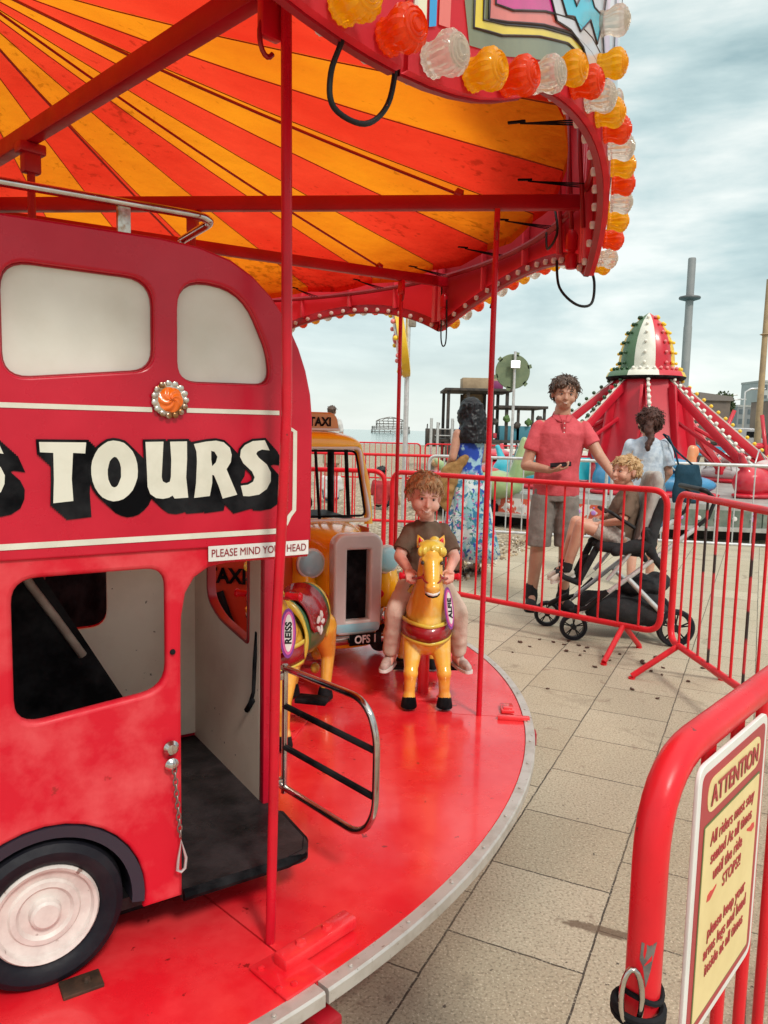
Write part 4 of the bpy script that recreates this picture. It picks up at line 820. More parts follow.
# ================================================================ HORSES
def horse(label,name_text,loc,rz):
    t=thing('ride_horse',label,'ride horse',loc,rz,'gold painted horses on the deck')
    t.scale=(.88,1,1)
    B=Blob()
    B.ell((0,-.02,.31),(.105,.14,.125)); B.ell((0,.16,.33),(.098,.22,.11)); B.ell((0,.33,.345),(.10,.12,.12))
    B.cap((0,-.05,.37),(0,-.115,.50),.098,.060); B.cap((0,-.115,.50),(0,-.135,.60),.060,.050)
    B.ell((0,-.15,.615),(.050,.055,.045)); B.cap((0,-.16,.60),(0,-.215,.515),.043,.032); B.ell((0,-.222,.497),(.036,.036,.030)); B.ell((0,-.212,.473),(.025,.026,.016))
    B.ell((.022,-.246,.505),(.010,.008,.007)); B.ell((-.022,-.246,.505),(.010,.008,.007))
    for s in(-1,1):
        B.ell((s*.036,-.175,.60),(.014,.020,.012))
        B.cap((s*.058,-.06,.27),(s*.072,-.125,.165),.052,.033); B.ell((s*.074,-.135,.145),.034); B.cap((s*.074,-.135,.145),(s*.078,-.135,.055),.029,.024); B.ell((s*.079,-.138,.05),.030)
        B.cap((s*.062,.36,.30),(s*.075,.40,.18),.065,.034); B.cap((s*.075,.40,.18),(s*.078,.36,.055),.032,.024)
    B.build('body',M_gold,t,vox=.006,it=5)
    for s in(-1,1):
        for y in(-.14,.355):
            b=MB(); b.lathe([(.036,0),(.036,.006),(.030,.036),(.026,.045)],16,Matrix.Translation((s*.079,y,.012))); b.build('hoof',M_black,t,smooth=40)
        b=MB(); b.lathe([(0,0),(.022,.008),(.016,.03),(0,.055)],12,Matrix.Translation((s*.036,-.125,.635))@Matrix.Rotation(R(s*24),4,'Y')@Matrix.Rotation(R(-8),4,'X')@Matrix.Diagonal((1,.5,1,1))); e_=b.build('ear',M_gold,t,smooth=50)
        b=MB(); b.lathe([(0,0),(.014,.006),(.010,.024),(0,.042)],12,Matrix.Translation((s*.036,-.135,.639))@Matrix.Rotation(R(s*24),4,'Y')@Matrix.Rotation(R(-8),4,'X')@Matrix.Diagonal((1,.5,1,1))); b.build('inner_ear',M_redpaint,e_,smooth=50)
        b=MB(); b.lathe([(0,-.009),(.008,-.005),(.010,0),(.008,.005),(0,.009)],14,Matrix.Translation((s*.041,-.195,.588))@Matrix.Rotation(R(90),4,'Y')@Matrix.Diagonal((.8,1.3,1,1))); b.build('eye',M_iris,t,smooth=True)
    B=Blob()
    B.ell((0,-.15,.648),(.058,.045,.022))
    for k in range(7):
        B.ell(((k-3)*.016,-.178-.004*(k%2),.64-.004*abs(k-3)),(.012,.02,.020),(R(20),0,R((k-3)*12)))
    for k in range(9):
        f=k/8; B.ell((.018*(-1)**k,-.09+.045*f*2-.02,.645-.27*f),(.030,.030,.034))
    B.build('mane',M_yel,t,vox=.005,it=2)
    B=Blob()
    for k in range(6):
        f=k/5; B.cap((0,.44+.02*math.sin(f*3),.40-.06*k+.0),(0.01*(-1)**k,.46+.03*math.sin(f*3),.35-.05*k),.034*(1-.5*f)+.006,.03*(1-.5*f)+.004)
    B.build('tail',M_yel,t,vox=.006,it=2)
    # muzzle mouth
    b=MB(); V=[]; 
    b.tube([(-.028,-.232,.486),(-.016,-.248,.480),(0,-.254,.478),(.016,-.248,.480),(.028,-.232,.486)],.0055,8); b.build('teeth',M_white,t,smooth=True)
    b=MB(); b.tube([(-.029,-.234,.478),(-.016,-.247,.471),(0,-.251,.469),(.016,-.247,.471),(.029,-.234,.478)],.0035,8); b.build('mouth',M_black,t,smooth=True)
    # breast band and straps hug the body
    def hoop(z,r_,dy,tilt,w_,m,nm):
        b=MB(); V=[];F=[];n=40
        for k in range(n+1):
            a_=PI+PI*k/n*1.0
            for q in(-1,1):
                x=(.108+r_)*math.cos(a_); y=-.02+(.143+r_)*math.sin(a_); zz=z+tilt*abs(math.cos(a_))+q*w_/2
                f=math.sqrt(max(.05,1-((zz-.31)/.135)**2)); V.append((x*f**.8 if f<1 else x,-.02+(y+.02)*f,zz))
        for k in range(n): F.append((2*k,2*k+2,2*k+3,2*k+1))
        b.add(V,F); o=b.build(nm,m,t,smooth=True); md=o.modifiers.new('s','SOLIDIFY'); md.thickness=.006; md.offset=1; return o
    hoop(.300,.004,0,.012,.056,M_maroon,'breast_band'); hoop(.334,.006,0,.012,.014,M_yel,'band_trim'); hoop(.264,.005,0,.012,.014,M_yel,'band_trim')
    # saddle and blanket
    def drape(y0,y1,r_,ang,m,nm):
        b=MB(); V=[];F=[];n=24
        for j in range(7):
            y=y0+(y1-y0)*j/6
            for k in range(n+1):
                a_=R(90-ang)+R(2*ang)*k/n; V.append(((.098+r_)*math.cos(a_),y,.33+(.112+r_)*math.sin(a_)+.03*((2*(j/6)-1)**4)))
        for j in range(6):
            for k in range(n): o_=j*(n+1)+k; F.append((o_,o_+1,o_+n+2,o_+n+1))
        b.add(V,F); o=b.build(nm,m,t,smooth=True); md=o.modifiers.new('s','SOLIDIFY'); md.thickness=.01; md.offset=1; return o
    drape(.02,.30,.006,118,mat('green saddle cloth',(.03,.11,.03),.3,coat=.4),'saddle_cloth'); drape(.0,.02,.012,118,M_yel,'cloth_trim'); drape(.30,.32,.012,118,M_yel,'cloth_trim')
    drape(.05,.25,.016,84,M_maroon,'saddle')
    for s in(-1,1):
        b=MB()
        for k in range(5):
            a_=2*PI*k/5; M_=Matrix.Translation((s*.119,.15+.03*math.cos(a_),.37+.03*math.sin(a_)))@Matrix.Rotation(R(90*s),4,'Y')@Matrix.Rotation(-a_*s,4,'Z'); b.lathe([(.018,0),(.018,.006),(0,.012)],8,M_@Matrix.Diagonal((.55,1,1,1)))
        b.build('painted_flower',M_white,t,smooth=50)
    # name badge on the neck
    Mb=Matrix.Translation((.088,-.125,.40))@Matrix.Rotation(R(47),4,'Z')@Matrix.Rotation(R(-16),4,'X')@Matrix.Rotation(R(8),4,'Y')
    def badge(pts,y,m,nm):
        me=curve_mesh([pts],extrude=.001); me.transform(Mb@Matrix.Translation((0,-y,0))@XZ); link_mesh(nm,me,m,t)
    ov=[(.026*math.cos(q),.072*math.sin(q)) for q in [2*PI*k/20 for k in range(20)]]
    badge([(x*1.25,z*1.15) for x,z in ov],0,mat('badge purple',(.22,.03,.25),.3),'name_badge'); badge(ov,.002,mat('badge pink',(.62,.10,.32),.3),'name_badge'); badge([(x*.68,z*.86) for x,z in ov],.004,M_white,'name_badge')
    me=text_mesh(name_text,.036,.0006,.0012,sx=.9); me.transform(Mb@Matrix.Translation((0,-.0062,0))@XZ@Matrix.Rotation(PI/2,4,'Z')); link_mesh('name_lettering',me,M_black,t)
    # bridle, handle bar, stand
    b=MB(); b.tube([Vector((.040*math.cos(q),-.205+.036*math.sin(q)-.0,.535+.018*math.sin(q))) for q in [2*PI*k/20 for k in range(20)]],.0035,6,closed=True); b.build('noseband',M_maroon,t,smooth=True)
    for s in(-1,1):
        b=MB(); b.tube([(s*.04,-.20,.535),(s*.058,-.15,.52),(s*.09,-.11,.515)],.005,6); b.build('rein',M_maroon,t,smooth=True)
    b=MB(); b.tube([(-.075,-.105,.52),(.075,-.105,.52)],.008,10); b.build('handle_bar',M_chrome,t,smooth=40)
    for s in(-1,1):
        b=MB(); b.lathe([(.013,0),(.015,.006),(.012,.02),(.012,.05),(.016,.056),(.012,.064),(0,.066)],12,Matrix.Translation((s*.07,-.105,.52))@Matrix.Rotation(R(90*s),4,'Y')); b.build('handle_grip',M_redpaint,t,smooth=40)
    b=MB(); b.box((0,.05,.11),(.05,.07,.22),bev=.005); b.box((0,.05,.006),(.17,.20,.012),bev=.003)
    for x in(-.065,.065):
        for y in(-.03,.13): b.lathe([(.008,0),(.007,.007),(0,.008)],6,Matrix.Translation((x,y,.012)))
    b.build('stand',M_deck,t,smooth=35)
    for s in(-1,1):
        b=MB(); b.box((s*.13,.04,.118),(.13,.07,.016),bev=.004); b.build('footrest',M_black,t,smooth=35)
    return t
HX,HY=.178,3.04
horse('gold ride horse carrying the little boy, name badge on its neck','ALFIE',(HX,HY,ZD),R(2))
horse('riderless gold ride horse behind the bus gate rail, with green and maroon saddle','REISS',(-.36,2.64,ZD),R(-12))
# ================================================================ TAXI
tx=thing('taxi_ride','yellow orange ride taxi with blue headlamps and silver radiator','ride taxi',(-.32,3.80,ZD),R(25))
def shell(name,rings,m,parent=tx,lv=2):
    """rings along y: list of (y, [(x,z)...]) half profile mirrored"""
    b=MB(); V=[];F=[]; n=None
    for y,pr in rings:
        full=[(x,z) for x,z in pr]+[(-x,z) for x,z in pr[::-1] if abs(x)>1e-6]; n=len(full)
        for x,z in full: V.append((x,y,z))
    for i in range(len(rings)-1):
        for j in range(n): F.append((i*n+j,i*n+(j+1)%n,(i+1)*n+(j+1)%n,(i+1)*n+j))
    F.append(tuple(range(n))); F.append(tuple((len(rings)-1)*n+j for j in range(n)))
    b.add(V,F); o=b.build(name,m,parent,smooth=True,weld=False); md=o.modifiers.new('s','SUBSURF'); md.levels=lv; md.render_levels=lv; return o
def hp(w,zb,zs,zt): return [(w*.9,zb),(w,zb+.03),(w,zs),(w*.86,zt-.025),(w*.5,zt),(0,zt+.004)]
shell('bonnet',[(-.452,hp(.115,.10,.42,.56)),(-.44,hp(.125,.09,.44,.585)),(-.38,hp(.14,.08,.46,.60)),(-.2,hp(.17,.08,.48,.625)),(-.03,hp(.24,.08,.50,.62)),(.02,hp(.26,.08,.52,.635)),(.03,hp(.26,.08,.52,.635))],M_taxi)
shell('rear_body',[(-.03,hp(.25,.07,.48,.60)),(-.02,hp(.26,.06,.5,.615)),(.1,hp(.265,.06,.5,.62)),(.42,hp(.26,.06,.5,.62)),(.54,hp(.24,.07,.48,.60)),(.56,hp(.22,.1,.44,.56))],M_taxi)
for s in(-1,1):
    B=Blob(); B.ell((s*.205,-.24,.33),(.085,.20,.20)); B.ell((s*.20,-.33,.46),(.062,.07,.075)); B.cap((s*.22,-.2,.2),(s*.24,.0,.14),.06,.04); B.build('front_wing',M_taxi,tx,vox=.01,it=6)
    Mh=Matrix.Translation((s*.185,-.405,.485))@Matrix.Rotation(PI/2,4,'X')
    b=MB(); b.lathe([(.056,-.03),(.068,-.01),(.066,.002),(.058,.006)],28,Mh,); hl=b.build('headlamp',M_trim,tx,smooth=40)
    b=MB(); b.lathe([(.060,.002),(.056,.009),(.036,.017),(0,.020)],28,Mh); b.build('lamp_face',M_skyblue,hl,smooth=40)
    b=MB(); b.lathe([(0,-.012),(.02,0),(.016,.014),(0,.02)],18,Matrix.Translation((s*.135,-.44,.335))@Matrix.Rotation(PI/2,4,'X')); b.build('side_light',M_redpaint,tx,smooth=40)
    B=Blob(); B.ell((s*.15,-.465,.24),(.034,.03,.042)); B.build('bumper_end',M_chrome,tx,vox=.006,it=2)
    # cabin pillars
for s in(-1,1):
    b=MB(); b.tube(path([(s*.262,-.01,.60),(s*.258,.02,.80),(s*.232,.09,1.0)],.05),.022,10); b.build('windscreen_pillar',M_taxi,tx,smooth=50)
    b=MB(); b.tube([(s*.25,.50,.60),(s*.23,.46,1.0)],.020,10); b.tube([(s*.255,.24,.60),(s*.235,.25,1.0)],.011,10); b.build('door_pillar',M_black,tx,smooth=50)
b=MB(); b.tube(path([(-.258,-.035,.625),(.258,-.035,.625),(.234,.062,.985),(-.234,.062,.985),(-.258,-.035,.64)],.03),.010,8); b.build('windscreen_trim',M_trim,tx,smooth=50)
b=MB(); b.tube(path([(-.24,-.018,.645),(.24,-.018,.645),(.217,.066,.968),(-.217,.066,.968),(-.24,-.018,.66)],.03),.006,8); b.build('windscreen_seal',M_black,tx,smooth=50)
b=MB(); b.tube([(.0,.0,.63),(.0,.075,.98)],.008,8); b.build('windscreen_bar',M_black,tx,smooth=50)
def rp(w,zt): return [(w,0.985),(w,1.00),(w*.93,zt-.03),(w*.6,zt-.005),(0,zt)]
shell('cab_roof',[(.05,rp(.235,1.03)),(.06,rp(.25,1.05)),(.12,rp(.262,1.072)),(.4,rp(.262,1.075)),(.52,rp(.235,1.045)),(.53,rp(.22,1.03))],M_taxi)
b=MB(); b.box((0,.28,.615),(.42,.42,.02),bev=.004); b.build('dashboard',M_black,tx,smooth=35)
b=MB(); b.tube([Vector((-.07+.06*math.cos(q),.10+.02*math.sin(q),.71+.055*math.sin(q))) for q in [2*PI*k/20 for k in range(20)]],.007,6,closed=True); b.tube([(-.07,.10,.71),(-.07,.16,.64)],.007,6); b.build('steering_wheel',M_black,tx,smooth=50)
# radiator
gq=rpoly([(-.100,.185),(.100,.185),(.106,.585),(.08,.612),(-.08,.612),(-.106,.585)],.03); gi=rpoly([(-.066,.225),(.066,.225),(.066,.565),(-.066,.565)],.016)
me=curve_mesh([gq,gi],extrude=.022,bevel=.012); me.transform(Matrix.Translation((0,-.475,0))@XZ); link_mesh('radiator_shell',me,M_trim,tx,50)
b=MB(); b.box((0,-.462,.395),(.15,.012,.36)); b.build('radiator_opening',M_black,tx)
b=MB(); b.box((0,-.49,.205),(.215,.045,.045),bev=.012); b.build('sill_bar',M_skyblue,tx,smooth=40)
b=MB(); b.tube(path([(-.26,-.40,.15),(-.22,-.50,.15),(.22,-.50,.15),(.26,-.40,.15)],.05),.022,10); b.build('bumper',M_chrome,tx,smooth=50)
b=MB(); b.box((.03,-.528,.155),(.155,.008,.052),bev=.003); pl=b.build('number_plate',M_black,tx,smooth=35)
me=text_mesh('OFS 1',.050,.0008,.0012,sx=.86); me.transform(Matrix.Translation((.03,-.5335,.155))@XZ); link_mesh('plate_lettering',me,M_white,pl)
sgn=rpoly([(-.10,1.075),(.10,1.075),(.085,1.155),(-.085,1.155)],[.008,.008,.05,.05]); me=curve_mesh([sgn],extrude=.03,bevel=.008); me.transform(Matrix.Translation((.055,.20,0))@XZ); rs_=link_mesh('roof_sign',me,mat('sign orange',(.62,.26,.05),.3,coat=.4),tx,50)
b=MB(); b.box((.055,.20,1.075),(.22,.09,.014),bev=.004); b.build('sign_base',M_trim,rs_,smooth=35)
me=text_mesh('TAXI',.062,.001,.0022,sx=.88); me.transform(Matrix.Translation((.055,.158,1.112))@XZ); link_mesh('sign_lettering',me,M_black,rs_)
# doors on both flanks with lettering
for s in(-1,1):
    b=MB(); b.box((s*.268,.20,.36),(.012,.40,.44),bev=.005); d_=b.build('door',M_taxidoor,tx,smooth=35)
    me=text_mesh('TAXI',.105,.0012,.003,sx=.9); me.transform(Matrix.Translation((s*.277,.17,.46))@Matrix.Rotation(R(90*s),4,'Z')@XZ); link_mesh('door_lettering',me,M_black,d_)
    b=MB(); b.tube(arc3:=[(s*.272,.20+.14*math.cos(q)+.28,.10+.14*math.sin(q)) for q in [PI*k/14 for k in range(15)]],.02,8); b.build('wing_edge',M_black,tx,smooth=50)
    b=MB(); b.lathe([(0,-.02),(.10,-.02),(.105,0),(.10,.02),(0,.02)],24,Matrix.Translation((s*.255,.48,.115))@Matrix.Rotation(PI/2,4,'Y')); b.build('wheel',M_rubber,tx,smooth=35)
    b=MB(); b.lathe([(0,-.02),(.10,-.02),(.105,0),(.10,.02),(0,.02)],24,Matrix.Translation((s*.215,-.26,.115))@Matrix.Rotation(PI/2,4,'Y')); b.build('wheel',M_rubber,tx,smooth=35)

# ================================================================ RED INNER CAR
rc_=thing('small_car_ride','small red ride car lettered TAXI seen through the rear window of the bus','ride car',(-.66,3.36,ZD),R(-10))
shell('body',[(-.40,hp(.25,.08,.46,.60)),(-.39,hp(.26,.06,.5,.625)),(-.2,hp(.265,.06,.5,.63)),(.3,hp(.26,.06,.5,.63)),(.42,hp(.22,.08,.46,.58))],M_taxidoor,parent=rc_)
for s in(-1,1):
    b=MB(); b.lathe([(0,-.03),(.10,-.03),(.108,0),(.10,.03),(0,.03)],24,Matrix.Translation((s*.255,-.26,.12))@Matrix.Rotation(PI/2,4,'Y')); b.build('wheel',M_rubber,rc_,smooth=35)
    b=MB(); b.tube([(s*.262,-.26+.15*math.cos(q),.13+.15*math.sin(q)) for q in [PI*k/12 for k in range(13)]],.014,8); b.build('wheel_arch',M_black,rc_,smooth=50)
    b=MB(); b.tube([(s*.24,-.1,.58),(s*.22,-.02,.86)],.012,8); b.build('screen_pillar',M_black,rc_,smooth=50)
b=MB(); b.box((0,.12,.88),(.46,.34,.03),bev=.012); b.build('roof',M_taxidoor,rc_,smooth=35)
me=text_mesh('TAXI',.082,.0012,.0028,sx=.9); me.transform(Matrix.Translation((.125,-.405,.500))@XZ); link_mesh('lettering',me,M_black,rc_)
b=MB(); b.tube(path([(.10,-.41,.44),(.15,-.41,.30),(.26,-.37,.20)],.05),.016,8); b.build('front_trim',M_black,rc_,smooth=50)
# ================================================================ PEOPLE
class Fig:
    """collects body parts of one person in its own frame; facing -Y"""
    def __init__(s,name,label,loc,rz,group=None,cat='person'):
        s.root=thing(name,label,cat,loc,rz,group); s.B=Blob()
def head_parts(F,c,h,rot=(0,0,0),skin=M_skin,body=None,smile=True,child=False,detail=True):
    M=Matrix.Translation(c)@Euler(rot).to_matrix().to_4x4()@Matrix.Scale(h,4)
    H=Blob()
    H.ell((0,.06,.12),(.355,.43,.37)); H.ell((0,-.10,-.10),(.29,.30,.30) if not child else (.31,.30,.29)); H.ell((0,-.20,-.29),(.20,.17,.15))
    H.ell((0,-.235,-.37),(.10,.085,.075))
    H.ell((0,-.33,.075),(.22,.07,.045))
    for s in(-1,1):
        H.ell((s*.17,-.26,-.13),(.12,.11,.12) if not child else (.145,.125,.13)); H.ell((s*.36,.02,-.02),(.035,.085,.125),(0,s*.15,0)); 
    H.cap((0,-.36,.04),(0,-.45,-.12),.035,.052); H.ell((.038,-.405,-.13),(.035,.04,.03)); H.ell((-.038,-.405,-.13),(.035,.04,.03))
    H.ell((0,-.375,-.225),(.105,.05,.026)); H.ell((0,-.365,-.275),(.09,.05,.03))
    H.bm.transform(M); me=bpy.data.meshes.new('t'); H.bm.to_mesh(me); H.bm.free(); F.B.bm.from_mesh(me); bpy.data.meshes.remove(me)
    F.head=(M,h,skin,smile,child)
def head_extras(F,body,haircol,irc=M_iris):
    M,h,skin,smile,child=F.head
    for s in(-1,1):
        Me=M@Matrix.Translation((s*.135,-.318,.015))
        b=MB(); b.lathe([(0,-.052),(.03,-.042),(.05,-.015),(.050,0),(.047,.015),(.03,.042),(0,.052)],16,Me@Matrix.Rotation(PI/2,4,'X')@Matrix.Diagonal((.92,.42,1,1))); e_=b.build('eye',M_eyew,F.root,smooth=True)
        b=MB(); b.lathe([(.028,.046),(.022,.0535),(0,.056)],12,Me@Matrix.Rotation(PI/2,4,'X')); b.build('iris',irc,e_,smooth=True)
        b=MB(); b.tube([M@Vector((s*(.135+x),-.362+abs(x)*.25+.012,.036-x*x*5)) for x in(-.062,-.03,0,.03,.062)],[.006*h*1.6]*5,6); b.build('eyelid',M_skin2,e_,smooth=True)
        b=MB(); b.tube([M@Vector((s*(.14+x),-.385+abs(x)*.5*(1 if x>0 else .2),.105-x*x*4-.0*x)) for x in(-.08,-.04,0,.04,.085)],[h*.008,h*.015,h*.016,h*.013,h*.006],6); b.build('eyebrow',haircol,F.root,smooth=True)
    w_=.115 if smile else .085; up=.035 if smile else .005
    b=MB()
    P=[M@Vector((x*w_,-.412+.085*x*x,-.252+up*x*x)) for x in(-1,-.7,-.35,0,.35,.7,1)]
    b.tube(P,[h*.005,h*.012,h*.016,h*.016,h*.016,h*.012,h*.005],8); mo=b.build('mouth',M_lip,F.root,smooth=True)
    if smile:
        b=MB(); b.tube([M@Vector((x*w_*.8,-.433+.085*x*x,-.250+up*x*x)) for x in(-1,-.6,-.2,.2,.6,1)],[h*.003,h*.007,h*.009,h*.009,h*.007,h*.003],6); b.build('teeth',M_teeth,mo,smooth=True)
def hair_cap(F,m,seed=1,back=-.30,front=.20,thick=.04,curl=.05,n=170,side=.02,name='hair',size=(.05,.075),fr=.0,vox=.035,tufts=420,wave=.35,lift=.03):
    M,h=F.head[:2]; rnd=random.Random(seed); H=Blob(); k=0; n=min(n,160); size=(.05,.07); curl=min(curl,.02); vox=max(vox,.03)
    while k<n:
        th=rnd.uniform(0,2*PI); cz_=rnd.uniform(-.9,1); sz_=math.sqrt(1-cz_*cz_)
        x=.36*sz_*math.cos(th); y=.06+.44*sz_*math.sin(th); z=.12+.38*cz_
        lim=front+fr*x if y<-.15 else (side if y<.10 else back+(.5-y)*.35)
        if z<lim: continue
        if abs(x)>.30 and -.12<y<.1 and z<.12: continue
        k+=1; r_=rnd.uniform(*size); o_=thick+rnd.uniform(-.3,1)*curl
        d=Vector((x,y-.06,z-.12)).normalized(); H.ell((x+d.x*o_,y+d.y*o_,z+d.z*o_),(r_*rnd.uniform(.8,1.5),r_*rnd.uniform(.8,1.5),r_*rnd.uniform(.7,1.2)),(rnd.uniform(0,3),rnd.uniform(0,3),0),sub=2)
    H.ell((0,.09,.16),(.36,.43,.36))
    H.bm.transform(M); o=H.build(name,m,F.root,vox=vox*h,it=5,disp=(.003*h/.2,70))
    b=MB(); k=0
    while k<tufts:
        th=rnd.uniform(0,2*PI); cz_=rnd.uniform(-.9,1); sz_=math.sqrt(1-cz_*cz_)
        x=.36*sz_*math.cos(th); y=.06+.44*sz_*math.sin(th); z=.12+.38*cz_
        lim=front+fr*x if y<-.15 else (side if y<.10 else back+(.5-y)*.35)
        if z<lim or (abs(x)>.30 and -.12<y<.1 and z<.12): continue
        k+=1; nrm=Vector((x,y-.06,z-.12)).normalized(); crown=Vector((.08,.30,.50)); flow=(Vector((x,y,z))-crown); flow=(flow-nrm*flow.dot(nrm)).normalized(); flow=(flow+Vector((rnd.gauss(0,wave),rnd.gauss(0,wave),rnd.gauss(0,wave)))).normalized()
        p=Vector((x,y,z))+nrm*(thick+.01); L_=rnd.uniform(.10,.20); sidev=flow.cross(nrm)*rnd.uniform(-.5,.5)
        pts=[p,p+flow*L_*.4+nrm*(.035+rnd.uniform(0,lift)),p+flow*L_*.75+nrm*(.03+rnd.uniform(-.01,lift))+sidev*L_*.35,p+flow*L_+nrm*rnd.uniform(-.02,lift)+sidev*L_*.6]
        b.tube([M@q for q in pts],[h*.013,h*.014,h*.010,h*.002],5)
    b.build('hair_strands',m,o,smooth=True,weld=False); return o
def hand(B,wrist,d,palm,up,s=1.0,curl=(.5,.9),spread=.06,thumb=1,grip=False):
    """d: direction of fingers, palm: palm normal, up: across the palm towards the thumb"""
    w=Vector(wrist); d=Vector(d).normalized(); u=Vector(up).normalized(); n=Vector(palm).normalized()
    pc=w+d*.045*s
    Mx=Matrix((u,d,n)).transposed().to_euler()
    B.ell(pc,(.038*s,.05*s,.017*s),tuple(Mx))
    for i,(off,l) in enumerate(((.028,.068),(.010,.076),(-.009,.070),(-.027,.054))):
        b0=w+d*.085*s+u*off*s; a=curl[0]; d1=(d*math.cos(a)+n*math.sin(a)); d2=(d*math.cos(a+curl[1])+n*math.sin(a+curl[1])); d1=(d1+u*off*spread*10).normalized()
        m1=b0+d1*l*.5*s; B.cap(b0-d*.02*s,b0,.0095*s,.0095*s); B.cap(b0,m1,.0095*s,.0088*s); B.cap(m1,m1+d2*l*.5*s,.0088*s,.0075*s)
    t0=w+d*.02*s+u*.028*s; t1=t0+(u*.8+d*.7+n*.35).normalized()*.035*s; t2=t1+(d*1+n*.75+u*.1).normalized()*.032*s
    B.cap(t0,t1,.013*s,.0105*s); B.cap(t1,t2,.0105*s,.009*s)
def shoe(F,ankle,d,L_=.27,m=M_shoe,sole=M_white,wd=.048,tilt=0,name='shoe',sc=1):
    a=Vector(ankle); d=Vector(d).normalized(); s=L_/.27
    d=Vector((d.x,d.y,0)).normalized(); T=Matrix.Translation(a)@d.to_track_quat('-Y','Z').to_matrix().to_4x4()@Matrix.Rotation(tilt,4,'X')
    B=Blob(); B.cap(T@Vector((0,.04*s,-.045*s)),T@Vector((0,-.08*s,-.052*s)),.042*s,.038*s); B.cap(T@Vector((0,-.08*s,-.052*s)),T@Vector((0,-.155*s,-.060*s)),.040*s,.032*s); B.cap(T@Vector((0,.02*s,-.02*s)),T@Vector((0,.0,.02*s)),.046*s,.044*s)
    o=B.build(name,m,F.root,vox=.008*s,it=3)
    b=MB(); out=rpoly([(-.042*s,.075*s),(.042*s,.075*s),(.050*s,-.10*s),(.03*s,-.19*s),(-.03*s,-.19*s),(-.050*s,-.10*s)],.035*s); b.prism(out,-.096*s,-.076*s,T); b.build('sole',sole,o,smooth=40)
    return o
